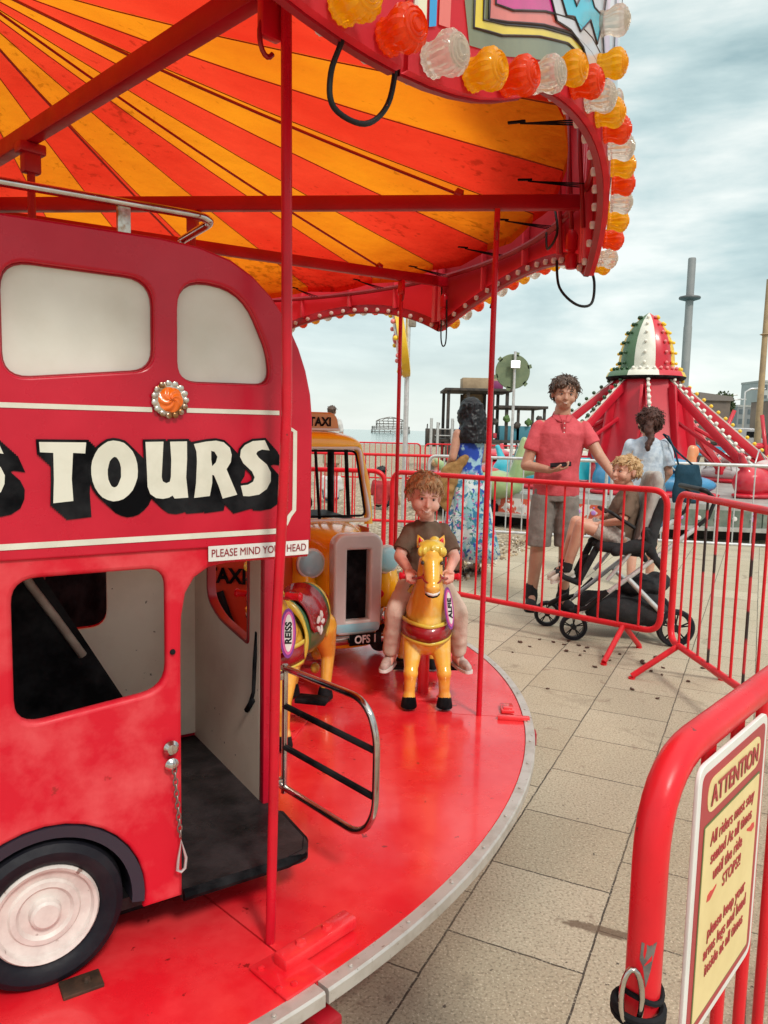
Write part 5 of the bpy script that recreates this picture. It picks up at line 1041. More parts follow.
# ---- man in the red polo shirt
def man():
    F=Fig('person','man in a red polo shirt and grey shorts holding a black phone',(1.345,6.02,0),R(-4)); B=F.B
    hip=Vector((0,0,.97)); 
    B.loft([((0,0,.90),.155,.105),((0,0,.98),.165,.11),((0,0,1.10),.15,.10),((.01,0,1.25),.165,.11),((.015,0,1.38),.175,.115),((.02,.0,1.46),.15,.09),((.02,.0,1.51),.07,.06)])
    for s in(-1,1): B.ell((s*.155+.02,0,1.43),(.055,.052,.055))
    for (hx,kx,ax,ky,ay) in ((-.085,-.125,-.155,-.03,.0),(.085,.095,.10,-.02,.03)):
        B.limb([(hx,0,.90),(kx,ky,.51),(ax,ay,.10)],[.088,.058,.040]); B.ell((kx+(ax-kx)*.3,ky+.02,.38),(.054,.058,.10)); B.ell((kx,ky-.01,.51),.060)
        B.limb([(ax,ay,.10),(ax,ay-.08,.05)],[.034,.022])
    # right arm (picture left) bent, holding the phone in front
    sR=(-.150,0,1.425); eR=(-.245,-.03,1.13); wR=(-.08,-.20,1.105)
    B.limb([sR,eR],[.052,.042]); B.limb([eR,wR],[.043,.028]); hand(B,wR,(.85,-.35,.12),(0,.25,1),(.1,-.9,.1),1.05,curl=(.35,1.0),thumb=1)
    # left arm reaching to the pushchair handle
    sL=(.190,0,1.425); eL=(.30,-.09,1.22); wL=(.40,-.30,1.05)
    B.limb([sL,eL],[.052,.043]); B.limb([eL,wL],[.043,.029]); hand(B,wL,(.35,-.75,-.5),(.2,.4,-.9),(-.8,-.4,.1),1.05,curl=(.5,1.2))
    B.limb([(.02,.0,1.47),(.022,-.012,1.58)],[.066,.060])
    head_parts(F,(.028,-.02,1.683),.258,(R(4),R(3),R(0)),M_skin2,smile=True)
    body=B.build('body',M_skin2,F.root,vox=.0058,it=3)
    head_extras(F,body,M_hairbr); hair_cap(F,M_hairbr,3,thick=.02,curl=.055,n=520,front=.23,side=.06,size=(.028,.05),vox=.022)
    S=Blob(); S.loft([((0,0,.90),.180,.128),((0,0,1.0),.178,.125),((0,0,1.12),.168,.118),((.01,0,1.27),.186,.128),((.015,0,1.38),.196,.132),((.02,.0,1.44),.178,.112),((.02,.0,1.485),.125,.090),((.02,.0,1.515),.085,.076),((.02,0,1.53),.068,.066)])
    for sh,el in((sR,eR),(sL,eL)):
        p=Vector(sh);q=Vector(el); S.ell(p,.060); S.cap(p,p.lerp(q,.62),.060,.066,ends=False)
    sh=S.build('polo_shirt',M_polo,F.root,vox=.007,it=4,disp=(.007,14))
    b=MB(); 
    for s in(-1,1):
        P=[(.02+s*.070,.02,1.535),(.02+s*.085,-.04,1.515),(.02+s*.045,-.10,1.475),(.02+s*.012,-.108,1.47),(.02+s*.03,-.075,1.525),(.02+s*.055,-.03,1.55),(.02+s*.06,.02,1.555)]
        b.add(P,[(0,1,2,3,4),(0,4,5,6)] if s>0 else [(4,3,2,1,0),(6,5,4,0)])
    c_=b.build('collar',M_polo,sh,smooth=True); md=c_.modifiers.new('s','SOLIDIFY'); md.thickness=.006
    b=MB(); b.box((.022,-.126,1.42),(.028,.006,.13),bev=.002); 
    b.build('placket',cloth('polo placket',(.50,.06,.075),(.42,.05,.06)),sh,smooth=35)
    b=MB()
    for z in(1.46,1.425,1.39): b.lathe([(.005,0),(.004,.002),(0,.0025)],8,Matrix.Translation((.022,-.129,z))@Matrix.Rotation(PI/2,4,'X'))
    b.build('button',M_white,sh,smooth=40)
    S=Blob(); S.loft([((0,0,.86),.178,.122),((0,0,.97),.172,.12),((0,0,1.0),.168,.118)])
    for (hx,kx,ky) in((-.085,-.122,-.028),(.085,.095,-.018)):
        S.loft([((kx*.97,ky,.50),.090,.094),((kx*.95,ky,.56),.092,.096),(((hx+kx)/2,ky/2,.72),.097,.105),((hx,0,.90),.098,.112)])
    S.build('shorts',M_shortg,F.root,vox=.007,it=2,disp=(.007,16))
    for (ax,ay) in((-.155,0),(.10,.03)):
        B2=Blob(); B2.loft([((ax,ay,.07),.047,.047),((ax,ay,.19),.047,.05)]); B2.build('sock',M_blackcloth,F.root,vox=.007,it=2)
        shoe(F,(ax,ay,.096),(-.15 if ax<0 else .3,-1,0),.30,M_blackcloth,M_black)
    return F
man()
ph=MB(); ph.box((0,0,0),(.155,.078,.010),Euler((R(18),R(-6),R(-14))).to_matrix(),bev=.004); pho=ph.build('phone',M_black,None,smooth=35,loc=(1.320,5.79,1.150)); tag(pho,"black phone held in the man's hand",'phone')
# ---- boy on the horse
def boy():
    F=Fig('person','small blond boy in a brown tee riding the gold horse',(HX,HY,ZD),R(2)); B=F.B; F.root.scale=(.94,1,1)
    B.loft([((0,.10,.43),.068,.068),((0,.11,.50),.074,.066),((0,.10,.58),.074,.062),((0,.085,.65),.076,.060),((0,.08,.695),.058,.046),((0,.08,.715),.030,.030)])
    for s in(-1,1):
        B.ell((s*.066,.08,.675),.030)
        sh=(s*.070,.08,.672); el=(s*.118,.02,.575); wr=(s*.085,-.075,.540)
        B.limb([sh,el,wr],[.029,.025,.018]); hand(B,wr,(-s*.1,-.9,-.3),(-s*.1,.3,-.9),(-s*1,-.1,0),.58,curl=(.9,1.3))
        B.limb([(s*.06,.10,.45),(s*.140,-.03,.36),(s*.145,.01,.165)],[.042,.028,.024]); B.limb([(s*.145,.01,.17),(s*.15,-.03,.15)],[.020,.012])
    B.limb([(0,.08,.70),(0,.065,.76)],[.031,.031])
    head_parts(F,(-.016,.05,.815),.186,(R(6),R(5),R(8)),M_skin,child=True)
    body=B.build('body',mat('fair child skin',(.74,.43,.34),.5,c2=(.70,.34,.27),scale=10,sss=.12),F.root,vox=.0032,it=2)
    head_extras(F,body,mat('sandy eyebrow',(.34,.17,.08),.6)); hair_cap(F,M_hairbl,11,thick=.004,curl=.04,n=800,front=.25,side=.08,back=-.14,size=(.018,.036),vox=.012,tufts=520,lift=.008,wave=.28)
    S=Blob(); S.loft([((0,.10,.42),.090,.086),((0,.11,.50),.088,.078),((0,.10,.58),.085,.072),((0,.085,.65),.086,.070),((0,.08,.69),.070,.056),((0,.08,.712),.044,.043)])
    for s in(-1,1):
        p=Vector((s*.070,.08,.672));q=Vector((s*.118,.02,.575)); S.ell(p,.036); S.cap(p,p.lerp(q,.80),.036,.041,ends=False)
    S.build('tee_shirt',M_tee,F.root,vox=.0045,it=3,disp=(.007,26))
    S=Blob(); S.loft([((0,.10,.41),.09,.088),((0,.105,.47),.088,.080)])
    for s in(-1,1): S.limb([(s*.06,.10,.445),(s*.135,-.03,.362)],[.056,.042]); S.cap((s*.135,-.03,.362),(s*.147,.008,.185),.042,.037,ends=False)
    S.build('trousers',M_trous,F.root,vox=.005,it=3,disp=(.005,30))
    for s in(-1,1): shoe(F,(s*.150,.01,.180),(s*.35,-1,0),.150,M_shoe,M_white)
boy()
# ---- boy in the pushchair and the pushchair itself
PX,PY=1.60,5.22; PA=R(-3)
def strol():
    t=thing('pushchair','black and grey pushchair with silver frame standing behind the barrier','pushchair',(PX,PY,0),PA)
    # local: faces -X ; width along Y
    def wheel(x,y,r,w_):
        Mw=Matrix.Translation((x,y,r))@Matrix.Rotation(PI/2,4,'X'); b=MB(); b.lathe([(r*.80,-w_/2),(r*.93,-w_/2),(r,-w_*.25),(r,w_*.25),(r*.93,w_/2),(r*.80,w_/2),(r*.80,-w_/2)],32,Mw,cap=False); wq=b.build('wheel',M_rubber,t,smooth=40)
        b=MB(); b.lathe([(r*.80,-w_*.4),(r*.72,-w_*.4),(r*.72,w_*.4),(r*.80,w_*.4)],28,Mw,cap=False); b.lathe([(0,-w_*.5),(r*.2,-w_*.5),(r*.2,w_*.5),(0,w_*.5)],14,Mw)
        for k in range(5):
            a_=2*PI*k/5+.3
            for q in(-.12,.12): b.tube([Mw@Vector((r*.15*math.cos(a_),r*.15*math.sin(a_),0)),Mw@Vector((r*.76*math.cos(a_+q),r*.76*math.sin(a_+q),0))],r*.045,5)
        b.build('rim',M_plast,wq,smooth=40)
    wheel(-.30,-.17,.092,.042); wheel(-.42,.19,.092,.042); wheel(.35,-.24,.125,.045); wheel(.35,.26,.125,.045)
    for s,y in((-1,-.22),(1,.22)):
        b=MB(); b.tube([(-.26,y*.85,.20),(.05,y,.46),(.46,y,.80)],.016,10); b.build('main_tube',M_silver,t,smooth=50)
        b=MB(); b.tube([(.03,y*1.02,.44),(.35,y*1.05,.13)],.017,10); b.build('rear_leg',M_silver,t,smooth=50)
        b=MB(); b.tube([(-.33,y*.8,.20),(-.22,y*.9,.23),(-.10,y,.35)],.018,8); b.build('front_arm',M_plast,t,smooth=50)
        b=MB(); b.tube([(.40,y,.75),(.52,y,.86),(.56,y,.98),(.50,y,1.03)],.014,8); b.build('handle_arm',M_plast,t,smooth=50)
        b=MB(); b.tube([(-.10,y*.9,.42),(.02,y*.9,.58),(.12,y*.92,.74)],.014,8); b.build('seat_tube',M_silver,t,smooth=50)
        b=MB(); b.lathe([(.035,-.012),(.038,0),(.030,.014),(0,.016)],16,Matrix.Translation((.13,y*1.06,.74))@Matrix.Rotation(R(-90*s if s>0 else 90),4,'X')); b.build('hinge',M_plast,t,smooth=40)
        B=Blob(); B.cap((.13,y,.76),(.17,y,.62),.03,.035); B.cap((.17,y,.62),(.26,y,.50),.03,.022); B.build('side_guard',M_blackcloth,t,vox=.01,it=3)
        b=MB(); b.tube([(-.30 if y<0 else -.42,y*.8,.16),(-.28,y*.75,.24)],.02,8); b.build('fork',M_plast,t,smooth=50)
    b=MB(); b.tube(path([(.50,-.22,1.03),(.47,-.22,1.04),(.47,.22,1.04),(.50,.22,1.03)],.02),.017,10); b.build('handle',M_plast,t,smooth=50)
    b=MB(); b.tube([(.35,-.24,.125),(.35,.26,.125)],.010,8); b.build('axle',M_plast,t,smooth=50)
    B=Blob(); B.cap((-.15,-.12,.21),(.24,-.14,.20),.075,.095); B.cap((-.15,.12,.21),(.24,.14,.20),.075,.095); B.ell((.08,0,.22),(.24,.17,.09)); B.ell((.20,-.05,.30),(.10,.12,.06)); B.build('basket',M_blackcloth,t,vox=.014,it=4,disp=(.02,9))
    B=Blob(); B.ell((.18,-.02,.36),(.16,.15,.07)); B.ell((.30,.05,.38),(.10,.12,.06)); B.build('bag_in_basket',M_blackcloth,t,vox=.012,it=2,disp=(.02,14))
    # seat shell, back rest, foot rest
    B=Blob(); B.cap((-.14,-.12,.52),(.12,-.12,.50),.035,.045); B.cap((-.14,.12,.52),(.12,.12,.50),.035,.045); B.ell((0,0,.52),(.17,.15,.035)); B.build('seat',M_blackcloth,t,vox=.01,it=3)
    B=Blob()
    for y in(-.15,-.10,-.05,0,.05,.10,.15): B.cap((.12,y,.54),(.215,y,1.0 if abs(y)<.12 else .97),.034,.034)
    B.build('backrest',cloth('light grey fabric',(.42,.39,.36),(.34,.31,.29)),t,vox=.01,it=4,disp=(.008,14))
    B=Blob(); B.cap((-.16,-.10,.50),(-.26,-.10,.28),.025,.02); B.cap((-.16,.10,.50),(-.26,.10,.28),.025,.02); B.cap((-.20,0,.42),(-.27,0,.27),.03,.02); B.cap((-.36,-.12,.30),(-.26,-.10,.26),.02,.02); B.cap((-.36,.12,.30),(-.26,.10,.26),.02,.02); B.cap((-.38,-.12,.31),(-.38,.12,.31),.02,.02); B.build('footrest',M_blackcloth,t,vox=.009,it=2)
    for y_ in(-.20,.20):
        B=Blob(); B.cap((-.06,y_,.50),(.16,y_,.56),.035,.055); B.cap((.16,y_,.56),(.24,y_*.85,.84),.045,.035); B.build('seat_side',M_blackcloth,t,vox=.01,it=3,disp=(.008,12))
    b=MB(); b.tube(path([(.06,-.20,.66),(-.10,-.19,.76),(-.10,.19,.76),(.06,.20,.66)],.05),.012,8); b.build('bumper_bar',M_plast,t,smooth=50)
    for o in kids(t):
        if o.name.split('.')[0] in('seat','backrest','footrest','folded_hood','bumper_bar','seat_side'): o.location.z+=.115
strol()
def pramboy():
    F=Fig('person','blond boy in brown top and pale shorts sitting in the pushchair',(PX,PY,.115),PA+R(-90)); B=F.B
    # frame: facing -Y of local => -X of the pushchair
    # local coords (x across, y forward-negative)
    B.loft([((0,.0,.54),.095,.085,(R(-8),0,0)),((0,.02,.66),.10,.08,(R(-8),0,0)),((0,.045,.80),.105,.08,(R(-8),0,0)),((0,.055,.87),.075,.06),((0,.06,.90),.04,.04)])
    for s in(-1,1):
        B.limb([(s*.06,.0,.57),(s*.085,-.265,.66),(s*.06,-.345,.345)],[.062,.043,.03]); B.ell((s*.08,-.29,.56),(.034,.038,.07)); B.limb([(s*.06,-.345,.345),(s*.065,-.38,.325)],[.024,.014])
        B.limb([(s*.10,.05,.84),(s*.15,-.01,.70),(s*.10,-.14,.67)],[.036,.030,.021]); hand(B,(s*.10,-.14,.67),(-s*.3,-.9,0),(0,0,-1),(-s,0,0),.66)
    B.limb([(0,.055,.87),(0,.05,.93)],[.040,.040])
    head_parts(F,(0,.03,1.015),.215,(R(-4),0,R(30)),M_skin,child=True)
    body=B.build('body',M_skin,F.root,vox=.0046,it=2)
    head_extras(F,body,mat('sandy eyebrow',(.34,.17,.08),.6)); hair_cap(F,mat('blond hair',(.42,.25,.11),.5,c2=(.55,.36,.18),scale=45),5,thick=.004,curl=.03,n=600,front=.25,side=.10,back=-.16,size=(.02,.04),vox=.018)
    S=Blob(); S.loft([((0,.0,.54),.112,.10,(R(-8),0,0)),((0,.02,.66),.114,.094,(R(-8),0,0)),((0,.045,.80),.116,.092,(R(-8),0,0)),((0,.055,.873),.085,.068),((0,.06,.895),.05,.05)])
    for s in(-1,1):
        p=Vector((s*.10,.05,.84)); q=Vector((s*.15,-.01,.70)); S.ell(p,.043); S.cap(p,p.lerp(q,.8),.043,.046,ends=False)
    S.build('top',M_tee,F.root,vox=.006,it=3,disp=(.006,22))
    S=Blob(); S.ell((0,.0,.57),(.12,.10,.07))
    for s in(-1,1): S.cap((s*.062,.0,.57),(s*.078,-.17,.638),.075,.062,ends=False)
    S.build('shorts',M_cap,F.root,vox=.006,it=2,disp=(.005,22))
    for s in(-1,1):
        B2=Blob(); B2.loft([((s*.06,-.345,.33),.035,.035),((s*.062,-.335,.40),.036,.036)]); B2.build('sock',M_blackcloth,F.root,vox=.006,it=1)
        shoe(F,(s*.06,-.348,.345),(s*.1,-1,0),.18,mat('cream trainer',(.62,.58,.5),.6),M_white,tilt=R(18))
pramboy()
# ---- woman in the pale blue top with a dark bag
def woman_blue():
    F=Fig('person','brown haired woman in a pale blue top and denim shorts seen from behind',(2.36,6.95,0),R(165)); B=F.B; F.root.scale=(.975,.975,.975)
    B.loft([((0,0,.82),.15,.11),((0,0,.92),.155,.115),((0,0,1.03),.125,.095),((0,0,1.18),.14,.10),((0,0,1.30),.15,.10),((0,.0,1.36),.12,.075),((0,.0,1.40),.055,.05)])
    for s in(-1,1):
        B.limb([(s*.08,0,.84),(s*.09,-.03+s*.06,.46),(s*.09,s*.12,.09)],[.088,.056,.036]); B.limb([(s*.09,s*.12,.09),(s*.09,s*.12-.07,.05)],[.03,.02])
        B.limb([(s*.145,0,1.33),(s*.20,-.02,1.08),(s*.16,-.18,.98)],[.045,.036,.025]); hand(B,(s*.16,-.18,.98),(-s*.2,-.9,.1),(-s,0,0),(0,0,1),.9)
    B.limb([(0,.0,1.37),(0,-.01,1.44)],[.055,.050]); head_parts(F,(.0,-.02,1.53),.25,(R(-8),0,R(22)),M_skin,smile=False)
    body=B.build('body',M_skin,F.root,vox=.0075,it=3); head_extras(F,body,M_hairred); hair_cap(F,M_hairred,8,thick=.055,curl=.012,n=320,front=.24,side=-.12,back=-.45,size=(.06,.085))
    H=Blob(); 
    for k in range(9): H.ell((.012*math.sin(k),.11+.010*k,1.52-.026*k),(.045-.0025*k,.04,.04))
    H.build('ponytail',M_hairred,F.root,vox=.009,it=1,disp=(.01,30))
    S=Blob(); S.loft([((0,0,.76),.195,.155),((0,0,.84),.188,.148),((0,0,.95),.178,.138),((0,0,1.05),.158,.122),((0,0,1.18),.165,.122),((0,0,1.30),.17,.118),((0,.0,1.37),.13,.085),((0,.0,1.405),.068,.062)])
    for s in(-1,1): p=Vector((s*.145,0,1.33)); q=Vector((s*.20,-.02,1.08)); S.ell(p,.062); S.cap(p,p.lerp(q,.75),.062,.070,ends=False)
    S.build('top',M_blueshirt,F.root,vox=.009,it=3,disp=(.014,12))
    S=Blob(); 
    for s in(-1,1): S.loft([((s*.087,s*.02,.56),.10,.105),((s*.082,0,.84),.10,.115)])
    S.loft([((0,0,.80),.165,.125),((0,0,.95),.165,.125)]); S.build('shorts',M_denim,F.root,vox=.009,it=2,disp=(.006,16))
    for s in(-1,1): shoe(F,(s*.09,s*.12,.09),(0,-1,0),.25,M_shoe,M_white)
woman_blue()
t=thing('shoulder_bag','dark teal shoulder bag hanging behind the woman in pale blue','bag',(2.67,6.78,.80),R(20))
B=Blob(); B.loft([((0,0,0),.14,.05),((0,0,.10),.155,.06),((0,0,.26),.14,.05),((0,0,.33),.11,.03)]); B.build('pouch',M_tealbag,t,vox=.01,it=3,disp=(.02,8))
b=MB(); b.tube([(-.10,0,.31),(-.13,.03,.45),(-.17,.08,.58),(-.16,.16,.60),(-.07,.06,.44),(.08,.0,.31)],.009,6); b.build('strap',M_tealbag,t,smooth=True)
# ---- woman in the long floral dress
def woman_dress():
    F=Fig('person','black haired woman in a long blue and white floral dress turned away',(.81,7.42,0),R(-150)); B=F.B; F.root.scale=(.97,.97,.97)
    B.loft([((0,0,.86),.15,.11),((0,0,.98),.15,.11),((0,0,1.10),.125,.095),((0,0,1.25),.145,.105),((0,0,1.38),.155,.10),((0,0,1.45),.11,.07),((0,0,1.48),.05,.05)])
    for s in(-1,1):
        B.limb([(s*.08,0,.88),(s*.09,-.03,.47),(s*.10,.05,.09)],[.088,.056,.036]); B.limb([(s*.10,.05,.075),(s*.10,-.07,.045)],[.036,.03])
    B.limb([(.15,0,1.40),(.215,.02,1.17),(.17,-.14,1.05)],[.048,.040,.027]); hand(B,(.17,-.14,1.05),(-.4,-.8,.1),(-1,0,0),(0,0,1),.9)
    B.limb([(-.15,0,1.40),(-.20,-.04,1.15),(-.08,-.20,1.12)],[.048,.038,.026]); hand(B,(-.08,-.20,1.12),(.8,-.4,.1),(0,1,0),(0,0,1),.9)
    B.limb([(0,0,1.45),(0,-.01,1.54)],[.05,.047]); head_parts(F,(0,-.02,1.635),.222,(R(8),0,R(30)),M_skin2,smile=False)
    body=B.build('body',M_skin2,F.root,vox=.0075,it=3); head_extras(F,body,M_hairblack)
    H=Blob(); rnd=random.Random(4)
    H.ell((0,.0,1.67),(.098,.115,.095))
    for k in range(60):
        a_=R(rnd.uniform(-30,210)); x=.088*math.cos(a_); y=.0+.10*math.sin(a_); z=1.68; pts=[]
        for j in range(6): pts.append((x*(1+.10*j)+.022*math.sin(j*1.9+a_*3)+rnd.uniform(-.01,.01),y+.012*j+rnd.uniform(-.012,.012),z-.072*j)); 
        H.limb(pts,[.026,.026,.024,.024,.020,.012])
    H.build('hair',M_hairblack,F.root,vox=.009,it=1,disp=(.008,40))
    # pleated skirt with a flaring hem
    b=MB(); V=[];F_=[];n=72; zs=[1.46,1.40,1.28,1.12,1.06,.95,.75,.5,.3,.17]; rs=[(.10,.075),(.163,.112),(.158,.115),(.134,.102),(.134,.104),(.18,.14),(.215,.18),(.25,.215),(.285,.25),(.30,.27)]
    for i,(z,(rx,ry)) in enumerate(zip(zs,rs)):
        for k in range(n):
            a_=2*PI*k/n; f=max(0,(1.0-z))*.11; w_=1+f*math.cos(a_*11+z*2)+f*.5*math.sin(a_*5)
            V.append((rx*w_*math.cos(a_),ry*w_*math.sin(a_)+(.06*(1-z) if z<1 else 0),z+.015*math.sin(a_*3)*(1 if z<.2 else 0)))
    for i in range(len(zs)-1):
        for k in range(n): F_.append((i*n+k,i*n+(k+1)%n,(i+1)*n+(k+1)%n,(i+1)*n+k))
    b.add(V,F_); dr_=b.build('dress',M_dress,F.root,smooth=True); md=dr_.modifiers.new('s','SOLIDIFY'); md.thickness=.005
    b=MB(); 
    for s in(-1,1): b.tube([(s*.09,-.085,1.40),(s*.10,-.03,1.465),(s*.095,.06,1.44),(s*.08,.10,1.38)],.012,6)
    b.build('shoulder_strap',M_dress,dr_,smooth=True)
    for s in(-1,1):
        b=MB(); out=rpoly([(-.04,.08),(.04,.08),(.045,-.14),(-.045,-.14)],.035); b.prism(out,.0,.028,Matrix.Translation((s*.10,.03,0))); b.tube([(s*.10-.04,-.02,.03),(s*.10,-.03,.085),(s*.10+.04,-.02,.03)],.012,6); b.tube([(s*.10-.035,.06,.03),(s*.10,.08,.09),(s*.10+.035,.06,.03)],.009,6); b.build('sandal',mat('brown sandal',(.07,.03,.02),.6),F.root,smooth=40)
woman_dress()
t=thing('draped_cardigan','tan cardigan hanging over the arm of the woman in the dress','cardigan',(.640,7.30,.62),R(10))
B=Blob(); 
for k in range(7): B.limb([(.13-.035*k*.4,0,.52-.01*k),(.06-.04*k*.5,.01*(-1)**k,.40),(.0-.035*k*.6,.015*(-1)**k,.18+.02*(k%3)),(-.03-.03*k*.6,.01,.02*k)],[.035,.04,.035,.018])
B.build('fabric',M_tan,t,vox=.01,it=2,disp=(.012,18))
# ---- far people on the shingle
def far_person(label,loc,rz,h,top,bottom,hair,sit=False,skirt=False):
    F=Fig('person',label,loc,rz); B=F.B; k=h/1.75
    if sit:
        B.loft([((0,0,.08),.14,.11),((0,0,.25),.13,.10),((0,0,.48),.15,.10),((0,0,.56),.05,.05)])
        for s in(-1,1): B.limb([(s*.08,-.02,.12),(s*.10,-.32,.34),(s*.09,-.52,.07)],[.08,.06,.04]); B.limb([(s*.15,0,.50),(s*.20,-.12,.32),(s*.10,-.25,.32)],[.045,.036,.025])
        hz=.70
    else:
        B.loft([((0,0,.86),.14,.10),((0,0,1.0),.145,.10),((0,0,1.38),.16,.10),((0,0,1.45),.05,.05)])
        for s in(-1,1): B.limb([(s*.08,0,.88),(s*.11,-.02,.47),(s*.12,.0,.07)],[.085,.06,.04]); B.limb([(s*.12,0,.06),(s*.12,-.12,.04)],[.04,.03]); B.limb([(s*.16,0,1.40),(s*.22,-.02,1.12),(s*.16,-.14,.95)],[.048,.038,.026])
        hz=1.60
    B.limb([(0,0,hz-.17),(0,0,hz-.05)],[.05,.05]); head_parts(F,(0,0,hz),.225,(0,0,0),M_skin2)
    F.B.bm.transform(Matrix.Scale(k,4)); M_,hh,a1,a2,a3=F.head; F.head=(Matrix.Scale(k,4)@M_,hh*k,a1,a2,a3)
    B.build('body',M_skin2,F.root,vox=.014,it=2); hair_cap(F,hair,6,n=90,vox=.06,tufts=60)
    S=Blob(); z0=.1 if sit else .88; S.loft([((0,0,z0*k),.16*k,.125*k),((0,0,(z0+.2)*k),.158*k,.12*k),((0,0,(hz-.22)*k),.175*k,.115*k),((0,0,(hz-.15)*k),.07*k,.06*k)])
    for s in(-1,1):
        zz=.50 if sit else 1.40; S.cap((s*.155*k,0,zz*k),(s*.20*k,-.02*k,(zz-.2)*k),.06*k,.06*k)
    S.build('top',top,F.root,vox=.014,it=2,disp=(.012,10))
    S=Blob()
    for s in(-1,1):
        if sit: S.limb([(s*.08*k,-.02*k,.12*k),(s*.10*k,-.30*k,.34*k)],[.095*k,.075*k])
        else: S.loft([((s*.105*k,0,.50*k),.09*k,.09*k),((s*.08*k,0,.92*k),.095*k,.11*k)])
    S.build('shorts',bottom,F.root,vox=.014,it=2)
p=at(331,487,18.3)
far_person('man in khaki shorts standing on the shingle beyond the yellow taxi',(p.x,18.3,0),R(165),1.95,cloth('white top',(.6,.6,.58),(.5,.5,.5)),M_khaki,M_hairbr)
far_person('seated person in a red top on the shingle left of the grey lamp pole',(-.05,13.4,0),R(150),1.6,cloth('red top',(.45,.05,.05),(.35,.04,.05)),M_blackcloth,M_hairblack,sit=True)
far_person('seated person in white on the shingle beyond the taxi windscreen',(-1.0,14.4,0),R(190),1.6,cloth('white top',(.6,.6,.58),(.5,.5,.5)),M_denim,M_hairbr,sit=True)
far_person('seated person in a pink top by the farthest red barriers',(1.15,17.2,0),R(120),1.6,cloth('pink top',(.5,.2,.25),(.4,.15,.2)),M_khaki,M_hairbl,sit=True)
# ================================================================ JET RIDE
JX,JY=4.64,14.0
jr=thing('jet_ride','red jet roundabout with green, white and red bulb studded dome','fairground ride',(JX,JY,0))
M_jred=mat('jet ride red',(.58,.012,.03),.35,c2=(.48,.01,.025),scale=2,coat=.2); M_jwhite=mat('jet ride white',(.72,.70,.62),.45,c2=(.6,.58,.5),scale=3)
M_jgreen=mat('jet ride green',(.08,.16,.08),.4,c2=(.06,.12,.06),scale=3); M_jbulby=mat('jet yellow bulb',(.85,.55,.03),.25); M_jbulbw=mat('jet white bulb',(.78,.74,.66),.25); M_jbulbg=mat('jet green bulb',(.02,.06,.02),.25)
b=MB(); b.lathe([(.95,.5),(.95,.72),(.84,.9),(.60,2.22),(.56,2.36)],8,Matrix.Rotation(PI/8,4,'Z')); b.lathe([(1.1,.35),(1.1,.55),(.7,.6)],24); b.build('tower',M_jred,jr,smooth=30)
for k in range(8):
    a=PI/8+k*PI/4; b=MB(); b.box((.80*math.cos(a),.80*math.sin(a),1.45),(.16,.05,1.6),Matrix.Rotation(a,3,'Z')@Matrix.Rotation(R(-8),3,'Y'),bev=.01); b.build('tower_fin',M_jred,jr,smooth=35)
def jb(m):
    b=MB(); b.lathe([(.018,0),(.03,.012),(.036,.034),(.024,.056),(0,.064)],10); bmesh.ops.recalc_face_normals(b.bm,faces=b.bm.faces); me=bpy.data.meshes.new('bulb'); b.bm.to_mesh(me); b.bm.free(); me.materials.append(m); me.polygons.foreach_set('use_smooth',[True]*len(me.polygons)); return me
JB={k:jb(m) for k,m in (('y',M_jbulby),('w',M_jbulbw),('g',M_jbulbg),('r',mat('jet pink bulb',(.75,.2,.2),.25)))}
def put(me,p,d,parent,name='bulb',s=1):
    o=link_mesh(name,me,None,parent); o.matrix_local=Matrix.Translation(p)@align_z(d)@Matrix.Scale(s,4); return o
# dome: eight gores
DP=[(.46,2.56),(.455,2.74),(.43,2.92),(.375,3.10),(.295,3.26),(.195,3.40),(.09,3.50),(.0,3.56)]
GC=['g','w','r','y']; gm={'g':M_jgreen,'w':M_jwhite,'r':M_jred,'y':mat('jet ride yellow',(.7,.45,.04),.4)}
seq={0:'r',1:'y',2:'g',3:'w',4:'r',5:'g',6:'w',7:'r'}
for k in range(8):
    a0=R(-103+k*45-22.5-9); a1=a0+R(45); key=['w','r','y','r','w','g','y','g'][k]
    if k==7: key='g'
    b=MB(); V=[];F=[]
    for r_,z in DP:
        for j in range(5):
            a=a0+(a1-a0)*j/4; rr=r_*(1+.05*math.sin(PI*j/4)); V.append((rr*math.cos(a),rr*math.sin(a),z))
    for i in range(len(DP)-1):
        for j in range(4): F.append((i*5+j,i*5+j+1,(i+1)*5+j+1,(i+1)*5+j))
    b.add(V,F); g_=b.build('dome_gore',gm[key],jr,smooth=50)
    am=(a0+a1)/2
    for i in range(6):
        r_=DP[i][0]*.5+DP[i+1][0]*.5; z=(DP[i][1]+DP[i+1][1])/2
        put(JB[{'w':'w','r':'r','g':'g','y':'y'}[key]],(r_*1.05*math.cos(am),r_*1.05*math.sin(am),z),(math.cos(am),math.sin(am),.25+.12*i),g_,s=.8)
    if k%1==0 and key in('r','g'):
        for i in range(6):
            ae=a1 if key=='r' else a0; r_=DP[i][0]*.5+DP[i+1][0]*.5; z=(DP[i][1]+DP[i+1][1])/2
            put(JB['y' if key=='r' else 'g'],(r_*math.cos(ae),r_*math.sin(ae),z),(math.cos(ae),math.sin(ae),.2+.12*i),g_,s=1.0)
